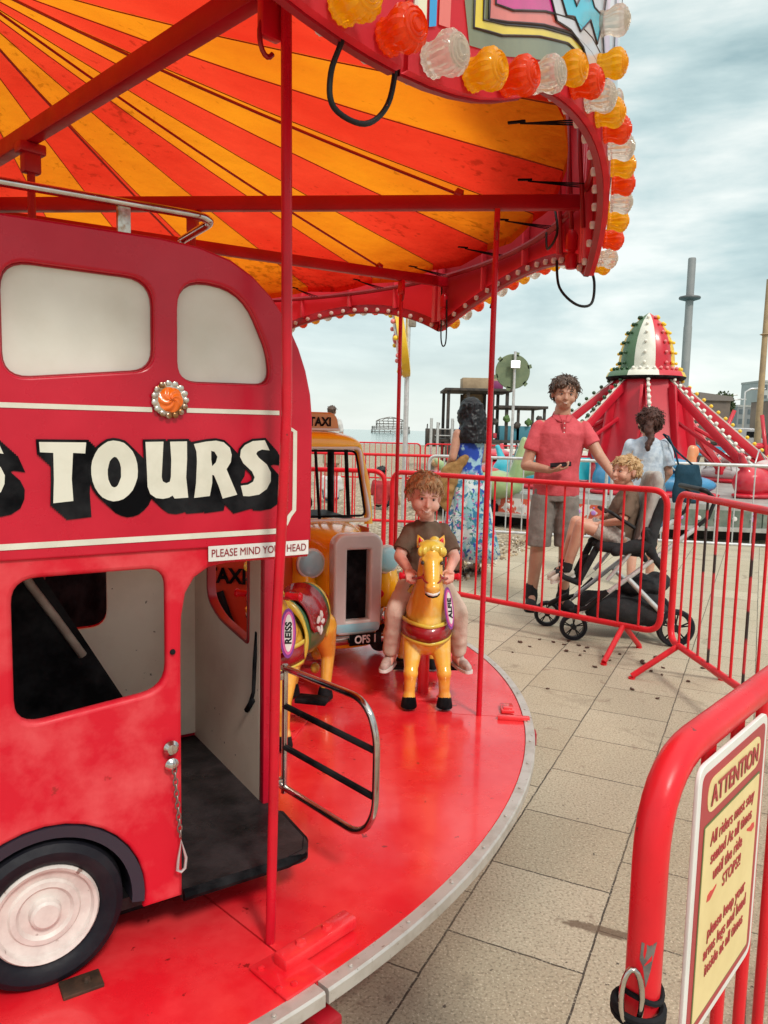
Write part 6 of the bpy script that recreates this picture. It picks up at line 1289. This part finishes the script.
for k in range(8):
    a0=R(-103+k*45-22.5-9); a1=a0+R(45); key=['w','r','y','r','w','g','y','g'][k]
    b=MB(); V=[];F=[]; pr=[(.55,2.40),(.69,2.42),(.65,2.50),(.50,2.57),(.44,2.57)]
    for j in range(5):
        a=a0+(a1-a0)*j/4
        for r_,z in pr: V.append((r_*math.cos(a),r_*math.sin(a),z))
    for j in range(4):
        for i in range(4): F.append((j*5+i,(j+1)*5+i,(j+1)*5+i+1,j*5+i+1))
    b.add(V,F); c_=b.build('collar_panel',gm[key],jr,smooth=40)
    for j in range(4):
        a=a0+(a1-a0)*(j+.5)/4; put(JB[key],(.58*math.cos(a),.58*math.sin(a),2.53),(math.cos(a),math.sin(a),1.4),c_,s=.9)
b=MB(); b.lathe([(.62,2.36),(.68,2.39),(.69,2.42),(.5,2.43)],32); b.build('collar_underside',M_black,jr,smooth=40)
b=MB(); b.lathe([(.30,2.30),(.42,2.34),(.46,2.39)],24); b.build('collar_neck',M_jred,jr,smooth=40)
GCOL=[('gondola pink',(.62,.16,.18)),('gondola blue',(.04,.22,.42)),('gondola white',(.6,.6,.6)),('gondola red',(.6,.02,.04)),('gondola green',(.12,.28,.12)),('gondola violet',(.25,.08,.4)),('gondola teal',(.02,.4,.5)),('gondola orange',(.7,.2,.03))]
for k in range(8):
    a=R(-104+45*k); key=['w','w','y','r','w','g','g','g'][k]; ca,sa=math.cos(a),math.sin(a)
    p0=Vector((.50*ca,.50*sa,2.30)); p1=Vector((2.25*ca,2.25*sa,.80)); d=(p1-p0).normalized(); up=d.cross(Vector((-sa,ca,0)))*-1
    if up.z<0: up=-up
    b=MB(); rot=Matrix((d,Vector((-sa,ca,0)),up)).transposed(); b.box((p0+p1)/2,((p1-p0).length,.10,.14),rot,bev=.012); b.tube([p0-Vector((0,0,.55)),p1-Vector((0,0,.02))],.035,6); b.box(p1+Vector((.1*ca,.1*sa,-.05)),(.25,.14,.2),Matrix.Rotation(a,3,'Z'),bev=.02); arm=b.build('arm',M_jred,jr,smooth=35)
    b=MB(); b.box((p0+p1)/2+up*.085,((p1-p0).length,.045,.02),rot); b.build('light_strip',M_jwhite,arm,smooth=35)
    for j in range(14): put(JB[key],p0.lerp(p1,(j+.4)/14)+up*.095,up,arm)
    # gondola
    Gm=Matrix.Translation((2.6*ca,2.6*sa,.60))@Matrix.Rotation(a+PI/2,4,'Z')@Matrix.Scale(1.2,4)
    nm,cc=GCOL[(k*3+1)%8] if k!=1 else GCOL[3]
    gmt=mat(nm,cc,.3,coat=.4,c2=tuple(q*.8 for q in cc),scale=5)
    B=Blob(); B.cap((-.55,0,.10),(.45,0,.05),.20,.15); B.ell((.0,0,.06),(.75,.26,.16)); B.cap((-.6,0,.2),(-.75,0,.45),.07,.04)
    g_=B.build('gondola',gmt,jr,vox=.035,it=3,M=Gm)
    B=Blob(); B.ell((.05,0,.30),(.42,.22,.10)); B.build('gondola_canopy',mat('gondola hood',(.6,.5,.48),.4,c2=(.55,.2,.2),scale=3) if k in(1,2) else gmt,g_,vox=.03,it=3,M=Gm)
    b=MB(); 
    for s in(-1,1): b.tube([Gm@Vector((-.2,s*.22,.1)),Gm@Vector((-.05,s*.22,.5)),Gm@Vector((.35,s*.2,.12))],.014,5)
    b.build('rail',M_silver,g_,smooth=True)
    B=Blob(); B.ell((0,0,.0),(.80,.30,.07)); B.build('bumper_ring',M_jred,g_,vox=.03,it=2,M=Gm@Matrix.Translation((0,0,-.06)))
# the two in view on the near right carry painted cars along the flank
b=MB()
# platform with step faces
pf=thing('ride_platform','grey stepped platform under the jet ride with flowery light panels','platform',(JX,JY,0),R(-10))
def ring_poly(r,n=12,ph=0): return [(r*math.cos(2*PI*k/n+ph),r*math.sin(2*PI*k/n+ph)) for k in range(n)]
M_plat=mat('platform grey metal',(.42,.41,.38),.5,.3,c2=(.3,.29,.27),scale=6); M_pdark=mat('platform dark',(.03,.025,.02),.8)
PHS=PI/12
b=MB(); b.prism(ring_poly(3.95,12,PHS),.42,.49); b.build('deck',M_plat,pf,smooth=30)
b=MB(); b.prism(ring_poly(4.15,12,PHS),.16,.20); b.build('step',M_plat,pf,smooth=30)
b=MB(); b.prism(ring_poly(3.7,12,PHS),.0,.15); b.build('skirt',M_pdark,pf,smooth=30)
for k in range(12):
    a=2*PI*(k+.5)/12+PHS; rr=3.93*math.cos(PI/12); M_=Matrix.Translation((rr*math.cos(a),rr*math.sin(a),.29))@Matrix.Rotation(a,4,'Z'); wd=2*3.95*math.sin(PI/12)-.02
    sel=(math.degrees(a)%360); redp= 205<sel<255
    b=MB(); b.prism([(-.02,-wd/2),(.02,-wd/2),(.02,wd/2),(-.02,wd/2)],-.13,.13,M_); p_=b.build('front_panel',mat('front panel red white',(.62,.10,.05),.4,c2=(.7,.65,.6),scale=7,thr=(.50,.53),detail=2) if redp else mat('front panel green',(.11,.14,.11),.35,c2=(.18,.2,.16),scale=9),pf,smooth=30)
    b=MB()
    for j in range(9):
        y=-wd/2+wd*(j+.5)/9; b.lathe([(.034,0),(.03,.02),(0,.03)],8,M_@Matrix.Translation((.021,y,.02))@Matrix.Rotation(PI/2,4,'Y'))
        if j%2==0: 
            for zz in(.09,-.08): b.lathe([(.014,0),(0,.012)],6,M_@Matrix.Translation((.021,y,zz))@Matrix.Rotation(PI/2,4,'Y'))
    b.build('flower_lights',mat('flower light violet',(.42,.2,.55),.3,c2=(.7,.66,.62),scale=2,thr=(.47,.5),detail=1),p_,smooth=40)
# ---- a green dragon-shaped children's ride left of the man
t=thing('dragon_car','pale green dragon shaped ride car behind the grey barrier, left of the man','ride car',(1.50,11.6,.18),R(62))
B=Blob(); B.ell((0,0,.42),(.30,.62,.24)); B.cap((0,-.50,.50),(0,-.60,1.10),.14,.05); B.cap((0,-.50,.62),(0,-.80,.66),.09,.06); B.cap((0,.45,.48),(0,.80,.75),.13,.04); B.build('body',mat('dragon green',(.24,.36,.16),.3,coat=.4,c2=(.34,.42,.2),scale=4),t,vox=.02,it=3)
B=Blob(); B.ell((0,.05,.62),(.20,.30,.07)); B.build('seat_opening',mat('dragon red',(.45,.05,.04),.4),t,vox=.02,it=2)
b=MB(); 
for s in(-1,1): b.lathe([(.05,0),(.04,.03),(0,.04)],10,Matrix.Translation((s*.07,-.66,.74))@Matrix.Rotation(R(90*s),4,'Y'))
b.build('eyes',M_white,t,smooth=True)
b=MB(); b.lathe([(.25,-.18),(.25,.1),(.18,.2)],12); b.build('base',M_black,t,smooth=40)
t=thing('orange_ride_post','rounded orange plastic post standing behind the grey barrier near the red gondola','post',(at(690,480,10.3).x,10.3,0))
B=Blob(); B.cap((0,0,.72),(.0,0,1.22),.085,.055); B.cap((0,0,.62),(.0,0,.74),.10,.09); B.ell((.03,0,1.18),(.07,.05,.09)); B.build('post',mat('orange plastic',(.72,.25,.10),.35,coat=.3,c2=(.66,.32,.18),scale=6),t,vox=.02,it=3)
b=MB(); b.tube([(0,0,0),(0,0,.64)],.03,8); b.build('stem',M_silver,t,smooth=True)
t=thing('teal_ride_box','bright teal ride panel behind the man and the grey barrier','panel',(2.95,11.9,0),R(-5))
b=MB(); b.box((0,0,.85),(.42,.06,.34),bev=.01); b.build('panel',mat('bright teal plastic',(.01,.45,.55),.3,coat=.4),t,smooth=35); b=MB(); b.box((0,.02,.35),(.05,.05,.70)); b.build('post',M_silver,t)
t=thing('ride_booth','low white ride booth with red trim behind the jet ride','booth',(3.3,17.6,0),R(6))
b=MB(); b.box((0,0,.5),(2.4,.9,1.0),bev=.03); b.build('counter',M_jwhite,t,smooth=35)
b=MB(); b.box((0,-.47,.85),(2.4,.03,.12)); b.build('trim',M_jred,t)
# ================================================================ POLES, SIGNS, PIER, BAR
t=thing('floodlight_mast','thin mast carrying a lit square floodlight and a round green sign seen from behind','floodlight mast',(1.96,12.0,0))
b=MB(); b.tube([(0,0,0),(0,0,2.62)],.022,10); b.build('mast',M_silver,t,smooth=50)
b=MB(); b.lathe([(.26,-.015),(.268,0),(.26,.015)],40,Matrix.Translation((-.02,.06,2.32))@Matrix.Rotation(PI/2,4,'X'))
for k in range(6): a=2*PI*k/6+.3; b.box((-.02+.27*math.cos(a),.06,2.32+.27*math.sin(a)),(.06,.03,.06),Matrix.Rotation(-a,3,'Y'))
b.build('round_sign',mat('olive green disc',(.16,.20,.11),.5,c2=(.12,.16,.09),scale=6),t,smooth=35)
b=MB(); b.box((.0,-.05,2.42),(.15,.05,.12),bev=.01); fl_=b.build('floodlight',M_silver,t,smooth=35)
me_=bpy.data.materials.new('floodlight glass'); me_.use_nodes=True; bb=me_.node_tree.nodes['Principled BSDF']; bb.inputs['Emission Color'].default_value=(1,.97,.9,1); bb.inputs['Emission Strength'].default_value=1.6; bb.inputs['Base Color'].default_value=(.9,.9,.85,1)
b=MB(); b.box((0,-.078,2.42),(.125,.004,.10)); b.build('lit_face',me_,fl_)
# edge-on round fairground sign on a grey lamp pole
sx_=at(404,346,11.0)
t=thing('round_ride_sign','round yellow rimmed ride sign seen edge on, fixed to a grey pole','ride sign',(.22,11.0,0),R(0))
b=MB(); b.tube([(.06,0,0),(.06,0,3.3)],.035,10); b.build('pole',M_silver,t,smooth=50)
Mz=Matrix.Translation((-.03,0,2.62))@Matrix.Rotation(R(80),4,'Y')
b=MB(); b.lathe([(.46,-.06),(.50,-.05),(.50,.05),(.46,.06)],40,Mz); b.build('rim',mat('sign yellow',(.78,.50,.03),.35,c2=(.7,.4,.02),scale=5),t,smooth=40)
b=MB(); b.lathe([(.0,-.075),(.30,-.08),(.44,-.065)],32,Mz,cap=False); b.build('painted_face',mat('sign face mix',(.62,.12,.04),.35,c2=(.08,.25,.3),scale=5,thr=(.5,.54),c3=(.75,.7,.6),s3=9,thr3=(.58,.6)),t,smooth=40)
B=Blob(); B.ell((-.09,0,2.66),(.07,.16,.09)); B.build('red_boss',M_jred,t,vox=.02,it=2)
for k in range(12):
    a=2*PI*k/12; put(JB['y' if k%2 else 'r'],Mz@Vector((.46*math.cos(a),.46*math.sin(a),-.06)),Vector((-1,0,.1)),t)
b=MB(); b.box((.12,0,3.0),(.10,.10,.35),bev=.01); b.build('control_box',M_greycloth,t,smooth=35)
# beach bar terrace of black posts and decks
t=thing('beach_terrace','dark framed beach terrace with posts, flat roofs and a beige box on top','terrace',(1.95,28,0)); t.scale=(.94,.94,.94)
M_bk=mat('dark weathered timber',(.035,.03,.028),.8,c2=(.07,.055,.045),scale=5); M_beige=mat('beige boarding',(.40,.29,.18),.8,c2=(.3,.21,.13),scale=3)
W2=3.95
for x,h_ in ((.3,3.05),(1.05,3.0),(2.0,3.05),(2.55,3.05)): 
    for y_ in (0,2.5): b=MB(); b.box((x,y_,h_/2),(.12,.12,h_)); b.build('post',M_bk,t)
for nm,c_,sz_,m in (('roof',(1.45,1.2,3.07),(2.6,2.8,.10),M_bk),('roof',(3.15,1.2,2.45),(1.9,2.8,.10),M_bk),('deck',(1.9,1.2,1.12),(3.9,2.8,.12),M_bk),('infill_wall',(1.55,2.55,2.1),(.9,.08,1.9),M_beige),('top_box',(1.65,1.3,3.35),(1.5,1.0,.46),M_beige),('sign_panel',(2.25,.7,3.32),(.45,.06,.30),mat('purple sign',(.22,.03,.12),.5)),('lower_cladding',(1.3,-.15,.85),(2.2,.05,.62),mat('slatted dark cladding',(.10,.08,.07),.8,c2=(.16,.12,.1),scale=14)),('counter',(2.9,.2,1.45),(1.2,.5,.55),mat('teal counter',(.04,.18,.24),.6))):
    b=MB(); b.box(c_,sz_,bev=.01); b.build(nm,m,t,smooth=35)
for x in (3.0,3.55,4.0):
    b=MB(); b.box((x,0,1.25),(.10,.10,2.4)); b.build('post',M_bk,t)
for k,x in enumerate((-.35,-.10,.45,1.0,1.5)):
    b=MB(); b.tube([(x,-.35,0),(x,-.35,1.95-(k%2)*.15)],.055,8); b.build('steel_post',M_silver,t,smooth=50)
b=MB(); b.tube([(-.2,-.3,1.55),(1.8,-.3,1.55)],.02,6); b.tube([(-.2,-.3,1.3),(1.8,-.3,1.3)],.02,6); b.build('handrail',M_silver,t,smooth=50)
rnd=random.Random(2)
for k in range(9):
    x=1.1+k*.33; c_=rnd.choice([(.5,.04,.06),(.45,.1,.15),(.05,.2,.3),(.5,.45,.4)]); b=MB(); b.box((x,.15,1.28+rnd.uniform(0,.1)),(.24,.2,rnd.uniform(.18,.34)),bev=.03); b.build('cushion',mat('cushion %d'%k,c_,.7),t,smooth=35)
for k in range(6):
    B=Blob(); x=1.7+k*.42; B.ell((x,-.1,1.75+.12*(k%3)),(.13,.12,.14)); B.build('hanging_planter',M_bk if k%2 else mat('planter green',(.06,.12,.04),.8,c2=(.1,.18,.05),scale=20),t,vox=.04,it=1,disp=(.06,12))
# striped awning stall and clutter between the terrace and the ride
for k,(u,v,Y,w_,h_,c_,lb) in enumerate(((541,446,22,.9,.55,(.05,.12,.2),'small dark blue stall with rounded top right of the terrace'),(600,448,19,1.1,.6,(.5,.5,.48),'small white kiosk glimpsed behind the man by the jet ride'),(452,447,24,1.3,.35,(.25,.2,.16),'low wooden bench wall below the terrace'))):
    p=at(u,v,Y); t=thing('stall' if k<2 else 'bench_wall',lb,'stall' if k<2 else 'wall',(p.x,Y,0)); m=mat('stall %d'%k,c_,.6,c2=tuple(q*.7 for q in c_),scale=4)
    b=MB(); b.box((0,0,h_/2),(w_,.5,h_),bev=.03); b.build('body',m,t,smooth=35); b=MB(); b.box((0,-.05,h_+.03),(w_*1.1,.7,.05),bev=.02); b.build('top',M_plat,t,smooth=35)
# skeletal pier
PYD=330
t=thing('ruined_pier','rusty iron skeleton of a ruined pier standing in the sea','pier',(2,PYD,0)); t.scale=(1,1,.82)
M_iron=mat('rusted iron',(.10,.085,.075),.8,c2=(.16,.13,.11),scale=.4)
def frame_ring(w_,d_,z0,z1,n,nm):
    b=MB(); P=[(w_*math.cos(2*PI*k/n),d_*math.sin(2*PI*k/n)) for k in range(n)]
    for x,y in P: b.tube([(x,y,z0),(x,y,z1)],.13,5)
    for z in (z1,(z0+z1)/2): b.tube([(x,y,z) for x,y in P],.16,5,closed=True)
    for k in range(0,n,1): x,y=P[k];x2,y2=P[(k+1)%n]; b.tube([(x,y,z0),(x2,y2,(z0+z1)/2)],.07,4)
    b.build(nm,M_iron,t)
frame_ring(8.2,7,0,1.7,20,'pier_tier'); frame_ring(8.0,6.8,2.0,3.4,26,'pier_tier'); frame_ring(6.2,5.5,3.6,6.2,18,'pier_tier')
b=MB(); P=[[(6.2*f*math.cos(a),5.5*f*math.sin(a),6.2+2.3*(1-f)**.6) for f in (1,.8,.55,.3,.1)] for a in [2*PI*k/14 for k in range(14)]]
for q in P: b.tube(q,.12,4)
b.tube([(6.2*.55*math.cos(2*PI*k/14),5.5*.55*math.sin(2*PI*k/14),6.2+2.3*.45**.6) for k in range(14)],.12,4,closed=True); b.build('dome_ribs',M_iron,t)
t=thing('beach_shed','low dark shed and tangle of posts on the shore right of the pier','shed',(5.2,70,0))
b=MB(); b.box((0,0,.8),(3.2,1.5,1.6),bev=.05)
b.build('shed_wall',M_bk,t,smooth=35)
for k in range(5): b=MB(); b.tube([(-1.6+.8*k,-.9,0),(-1.5+.8*k+.3*math.sin(k*2),-.9,2.0+.8*math.sin(k*3))],.06,5); b.build('post',M_bk,t,smooth=True)
# observation tower, mast, shore buildings
tw=at(681,436,690); top=at(690,258,690); pod=at(689.5,298,690)
t=thing('observation_tower','very tall slim grey observation tower with a ring shaped pod','tower',(tw.x,690,0))
b=MB(); b.lathe([(3.6,0),(3.6,top.z*.62),(3.3,top.z*.63),(3.3,top.z-1),(3.0,top.z)],20,cap=True); b.build('shaft',mat('tower grey steel',(.22,.22,.22),.6,c2=(.28,.27,.26),scale=.05),t,smooth=40)
b=MB(); b.lathe([(4,pod.z-2.5),(8.8,pod.z-1),(9.2,pod.z),(8.8,pod.z+1),(4,pod.z+2.2)],28); b.build('pod',mat('pod dark grey',(.10,.10,.10),.5),t,smooth=40)
mp_=at(758,424,30); mt=at(767,286,30)
t=thing('timber_mast','tall straw coloured timber mast rising from a black box at the right edge','mast',(14.42,30,0))
b=MB(); b.tube([(0,0,.9),(0,0,mt.z+.25)],[.13,.09],12); b.lathe([(.13,0),(.2,.03),(.13,.06)],12,Matrix.Translation((0,0,5.3))); b.build('pole',mat('straw timber',(.40,.28,.15),.7,c2=(.28,.2,.12),scale=2),t,smooth=40)
b=MB(); b.box((.4,.2,.55),(3.4,1.8,1.1),bev=.03); b.box((.4,.2,1.15),(3.6,2,.1)); b.build('black_box_base',M_bk,t,smooth=35)
for k in range(6):
    b=MB(); b.box((-.9+.5*k,-.72,.72),(.3,.04,.3)); b.build('window',mat('pale window',(.35,.36,.36),.3),t)
def block(lb,u,vtop,Y,w_,dp,m,fl=5,cols=6):
    p=at(u,436,Y); q=at(u,vtop,Y); h_=q.z; t=thing('apartment_building',lb,'building',(p.x,Y,0),0,'buildings along the seafront')
    b=MB(); b.box((0,0,h_/2),(w_,dp,h_)); b.build('wall',m,t); b=MB(); b.box((0,0,h_+.2),(w_*1.02,dp*1.02,.4)); b.build('roof',M_plat,t)
    for i in range(fl):
        for j in range(cols):
            b=MB(); cx_=-w_/2+w_*(j+.5)/cols; cz_=h_*(i+.55)/fl; b.box((cx_,-dp/2-.02,cz_),(w_/cols*.55,.08,h_/fl*.5)); b.build('window',mat('far window',(.10,.12,.13),.2),t)
    return t
block('pale grey apartment block above the timber mast base',768,384,150,8,8,mat('block pale',(.42,.42,.40),.8,c2=(.36,.36,.35),scale=.3),6,5)
block('brown brick building at the right edge of the seafront',790,402,120,9,8,mat('block brown',(.26,.17,.13),.8,c2=(.2,.13,.1),scale=.4),4,6)
block('low grey building left of the timber mast',738,408,140,4.5,8,mat('block grey',(.22,.22,.22),.8),4,3)
t=thing('dark_hut','dark boarded hut with a sloping roof behind the ride arms','hut',(at(706,430,55).x,55,0))
b=MB(); b.box((0,0,1.95),(2.1,2.5,3.9)); b.build('wall',mat('hut brown grey',(.11,.09,.08),.8,c2=(.15,.12,.1),scale=2),t)
b=MB(); b.prism([(-1.2,3.9),(1.2,3.9),(1.1,4.2),(-1.15,4.45)],-1.4,1.4,XZ); b.build('roof',mat('hut roof',(.16,.14,.13),.7),t)
t=thing('tree','dark rounded tree beside the boarded hut','tree',(at(721,430,58).x,58,0)); t.scale=(1.2,1.2,1.25)
b=MB(); b.tube([(0,0,0),(.05,0,1.2),(0,.05,2.4)],[.16,.12,.08],8)
for k in range(5): a=k*1.3; b.tube([(0,0,1.6),(.5*math.cos(a),.5*math.sin(a),2.7)],[.06,.03],5)
b.build('trunk',mat('bark',(.08,.06,.045),.9),t,smooth=True)
rnd=random.Random(9); b=MB()
for k in range(1500):
    d=Vector((rnd.gauss(0,1),rnd.gauss(0,1),rnd.gauss(0,1))).normalized(); r_=rnd.uniform(.35,1)**.5; cl_=noise.noise(d*2.2)*.35
    p=Vector((d.x*.75,d.y*.75,2.95+d.z*.85))*1; p=Vector((d.x*.75*(r_+cl_),d.y*.75*(r_+cl_),2.9+d.z*.9*(r_+cl_))); u=Vector((rnd.gauss(0,1),rnd.gauss(0,1),rnd.gauss(0,1))).normalized()*.085; w_=u.cross(Vector((rnd.gauss(0,1),rnd.gauss(0,1),rnd.gauss(0,1)))).normalized()*.06
    b.add([p-u,p+w_,p+u,p-w_],[(0,1,2,3)])
b.build('crown',mat('dark foliage',(.035,.06,.02),.8,c2=(.06,.09,.03),scale=1.5),t,weld=False)
# lamp posts and vans near the seafront
for k,(u,v,Y) in enumerate(((742,392,70),(728,402,90),(716,398,75))):
    p=at(u,436,Y); q=at(u,v,Y); t=thing('street_lamp',('slim street lamp just left of the grey apartment block','thin far street lamp between the tree and the apartment block','street lamp with an arm rising beside the tree')[k],'street lamp',(p.x,Y,0),0,'street lamps on the seafront')
    b=MB(); b.tube([(0,0,0),(0,0,q.z),( .5,0,q.z+.3),(1.3,0,q.z+.35)],.09,6); b.build('post',M_silver,t,smooth=True); b=MB(); b.box((1.5,0,q.z+.33),(.6,.2,.12),bev=.03); b.build('lamp_head',M_silver,t,smooth=35)
def van(lb,u,Y,c_,rz):
    p=at(u,436,Y); t=thing('parked_van',lb,'van',(p.x,Y,0),rz,'vans parked on the seafront')
    me=curve_mesh([rpoly([(-2.2,.35),(2.2,.35),(2.25,1.1),(1.6,1.3),(1.1,2.05),(-2.15,2.1)],.15)],extrude=.85,bevel=.08); me.transform(XZ); link_mesh('body',me,mat('van %s'%lb[:5],c_,.3,coat=.4),t,40)
    for x in(-1.4,1.4):
        for s in(-1,1): b=MB(); b.lathe([(0,-.1),(.34,-.1),(.36,0),(.34,.1),(0,.1)],16,Matrix.Translation((x,s*.85,.36))@Matrix.Rotation(PI/2,4,'X')); b.build('wheel',M_rubber,t,smooth=35)
    b=MB(); b.box((.9,-.94,1.65),(.7,.02,.45)); b.build('window',M_black,t)
van('white van parked beyond the dark hut',716,85,(.65,.65,.63),R(5)); van('silver van parked left of the timber mast base',735,60,(.3,.3,.32),R(-8))
# red fairground rig at right behind the jet arms
t=thing('fairground_rig','tangled red and dark fairground rig near the timber mast','ride rig',(at(742,440,26).x,26,0))
for k in range(7): b=MB(); b.tube([(-1.6+.5*k,.2*math.sin(k),0),(-1.2+.45*k+.5*math.sin(k*2.1),0,1.6+.7*math.sin(k*1.7))],.07,6); b.build('strut',M_jred if k%2 else M_bk,t,smooth=True)
b=MB(); b.tube([(-1.8,0,.9),(2.2,0,1.25)],.12,8); b.build('boom',M_jred,t,smooth=True)
B=Blob(); B.ell((.2,.2,.6),(1.3,.5,.5)); B.build('cover',mat('dark maroon sheet',(.16,.02,.03),.6,c2=(.05,.04,.04),scale=2),t,vox=.09,it=2,disp=(.12,2))
t=thing('blue_awning','light blue awning stall behind the jet ride arms','awning',(at(703,446,17.5).x,17.5,0))
b=MB(); b.prism([(-.75,.98),(.75,.98),(.55,1.16),(-.6,1.22)],-.5,.5,XZ); b.build('canopy',mat('awning blue',(.03,.30,.45),.6),t)
for x in(-.7,.7): b=MB(); b.tube([(x,-.45,0),(x,-.45,1.0)],.02,6); b.build('leg',M_silver,t,smooth=True)
b=MB(); b.box((0,0,.4),(1.3,.7,.8)); b.build('counter',mat('dark teal counter',(.02,.08,.12),.5),t)
# ================================================================ SMALL THINGS ON THE GROUND
rnd=random.Random(21)
B=Blob(); B.ell((0,0,.008),(.014,.010,.008)); B.ell((.008,.004,.010),(.008,.007,.006))
lf=B.build('dried_leaf_scrap',M_debris,None,vox=.003,it=1,disp=(.004,160)); tag(lf,'small crumpled brown scrap lying on the paving among the barrier feet','leaf scrap','brown scraps on the paving')
spots=[]
for u,v in ((556,643),(563,645),(571,642),(577,646),(584,651),(590,648),(579,655),(602,657),(611,660),(617,655),(640,662),(646,664),(655,657),(660,668),(665,676),(692,683),(540,640),(531,647),(522,642),(648,671),(700,668),(655,700),(565,652),(595,668),(635,690),(510,652),(545,690)):
    p=at(u,v,5); d=p-Vector((0,0,HC)); tt=-HC/d.z; spots.append((d.x*tt+rnd.uniform(-.02,.02),d.y*tt+rnd.uniform(-.02,.02)))
for i,(x,y) in enumerate(spots):
    o=lf if i==0 else copy_tree(lf); o.location=(x,y,0); o.rotation_euler=(rnd.uniform(-.3,.3),0,rnd.uniform(0,6)); s_=rnd.uniform(.7,1.35); o.scale=(s_,s_,s_*.6)
# pebbles spilled along the edge of the shingle
b=MB()
for k in range(1500):
    f=rnd.random(); x=rnd.uniform(-1.2,1.0) if f<.75 else rnd.uniform(.8,3); y0=7.25+max(0,(x-.75)*2.08) ; y=y0+abs(rnd.gauss(0,.55))-.25
    r_=rnd.uniform(.010,.026); M_=Matrix.Translation((x,y,r_*.35))@Euler((rnd.uniform(0,3),rnd.uniform(0,3),rnd.uniform(0,3))).to_matrix().to_4x4()@Matrix.Diagonal((r_,r_*rnd.uniform(.6,1),r_*rnd.uniform(.4,.7),1))
    b.lathe([(0,-1),(.75,-.6),(1,0),(.75,.6),(0,1)],6,M_,mi=rnd.randrange(3))
o=b.build('pebbles',[mat('pebble tan',(.42,.32,.2),.8),mat('pebble pale',(.6,.54,.45),.8),mat('pebble brown',(.22,.15,.1),.8)],None,smooth=True,weld=False); tag(o,'loose pebbles scattered along the edge of the shingle','pebbles',kind='stuff')
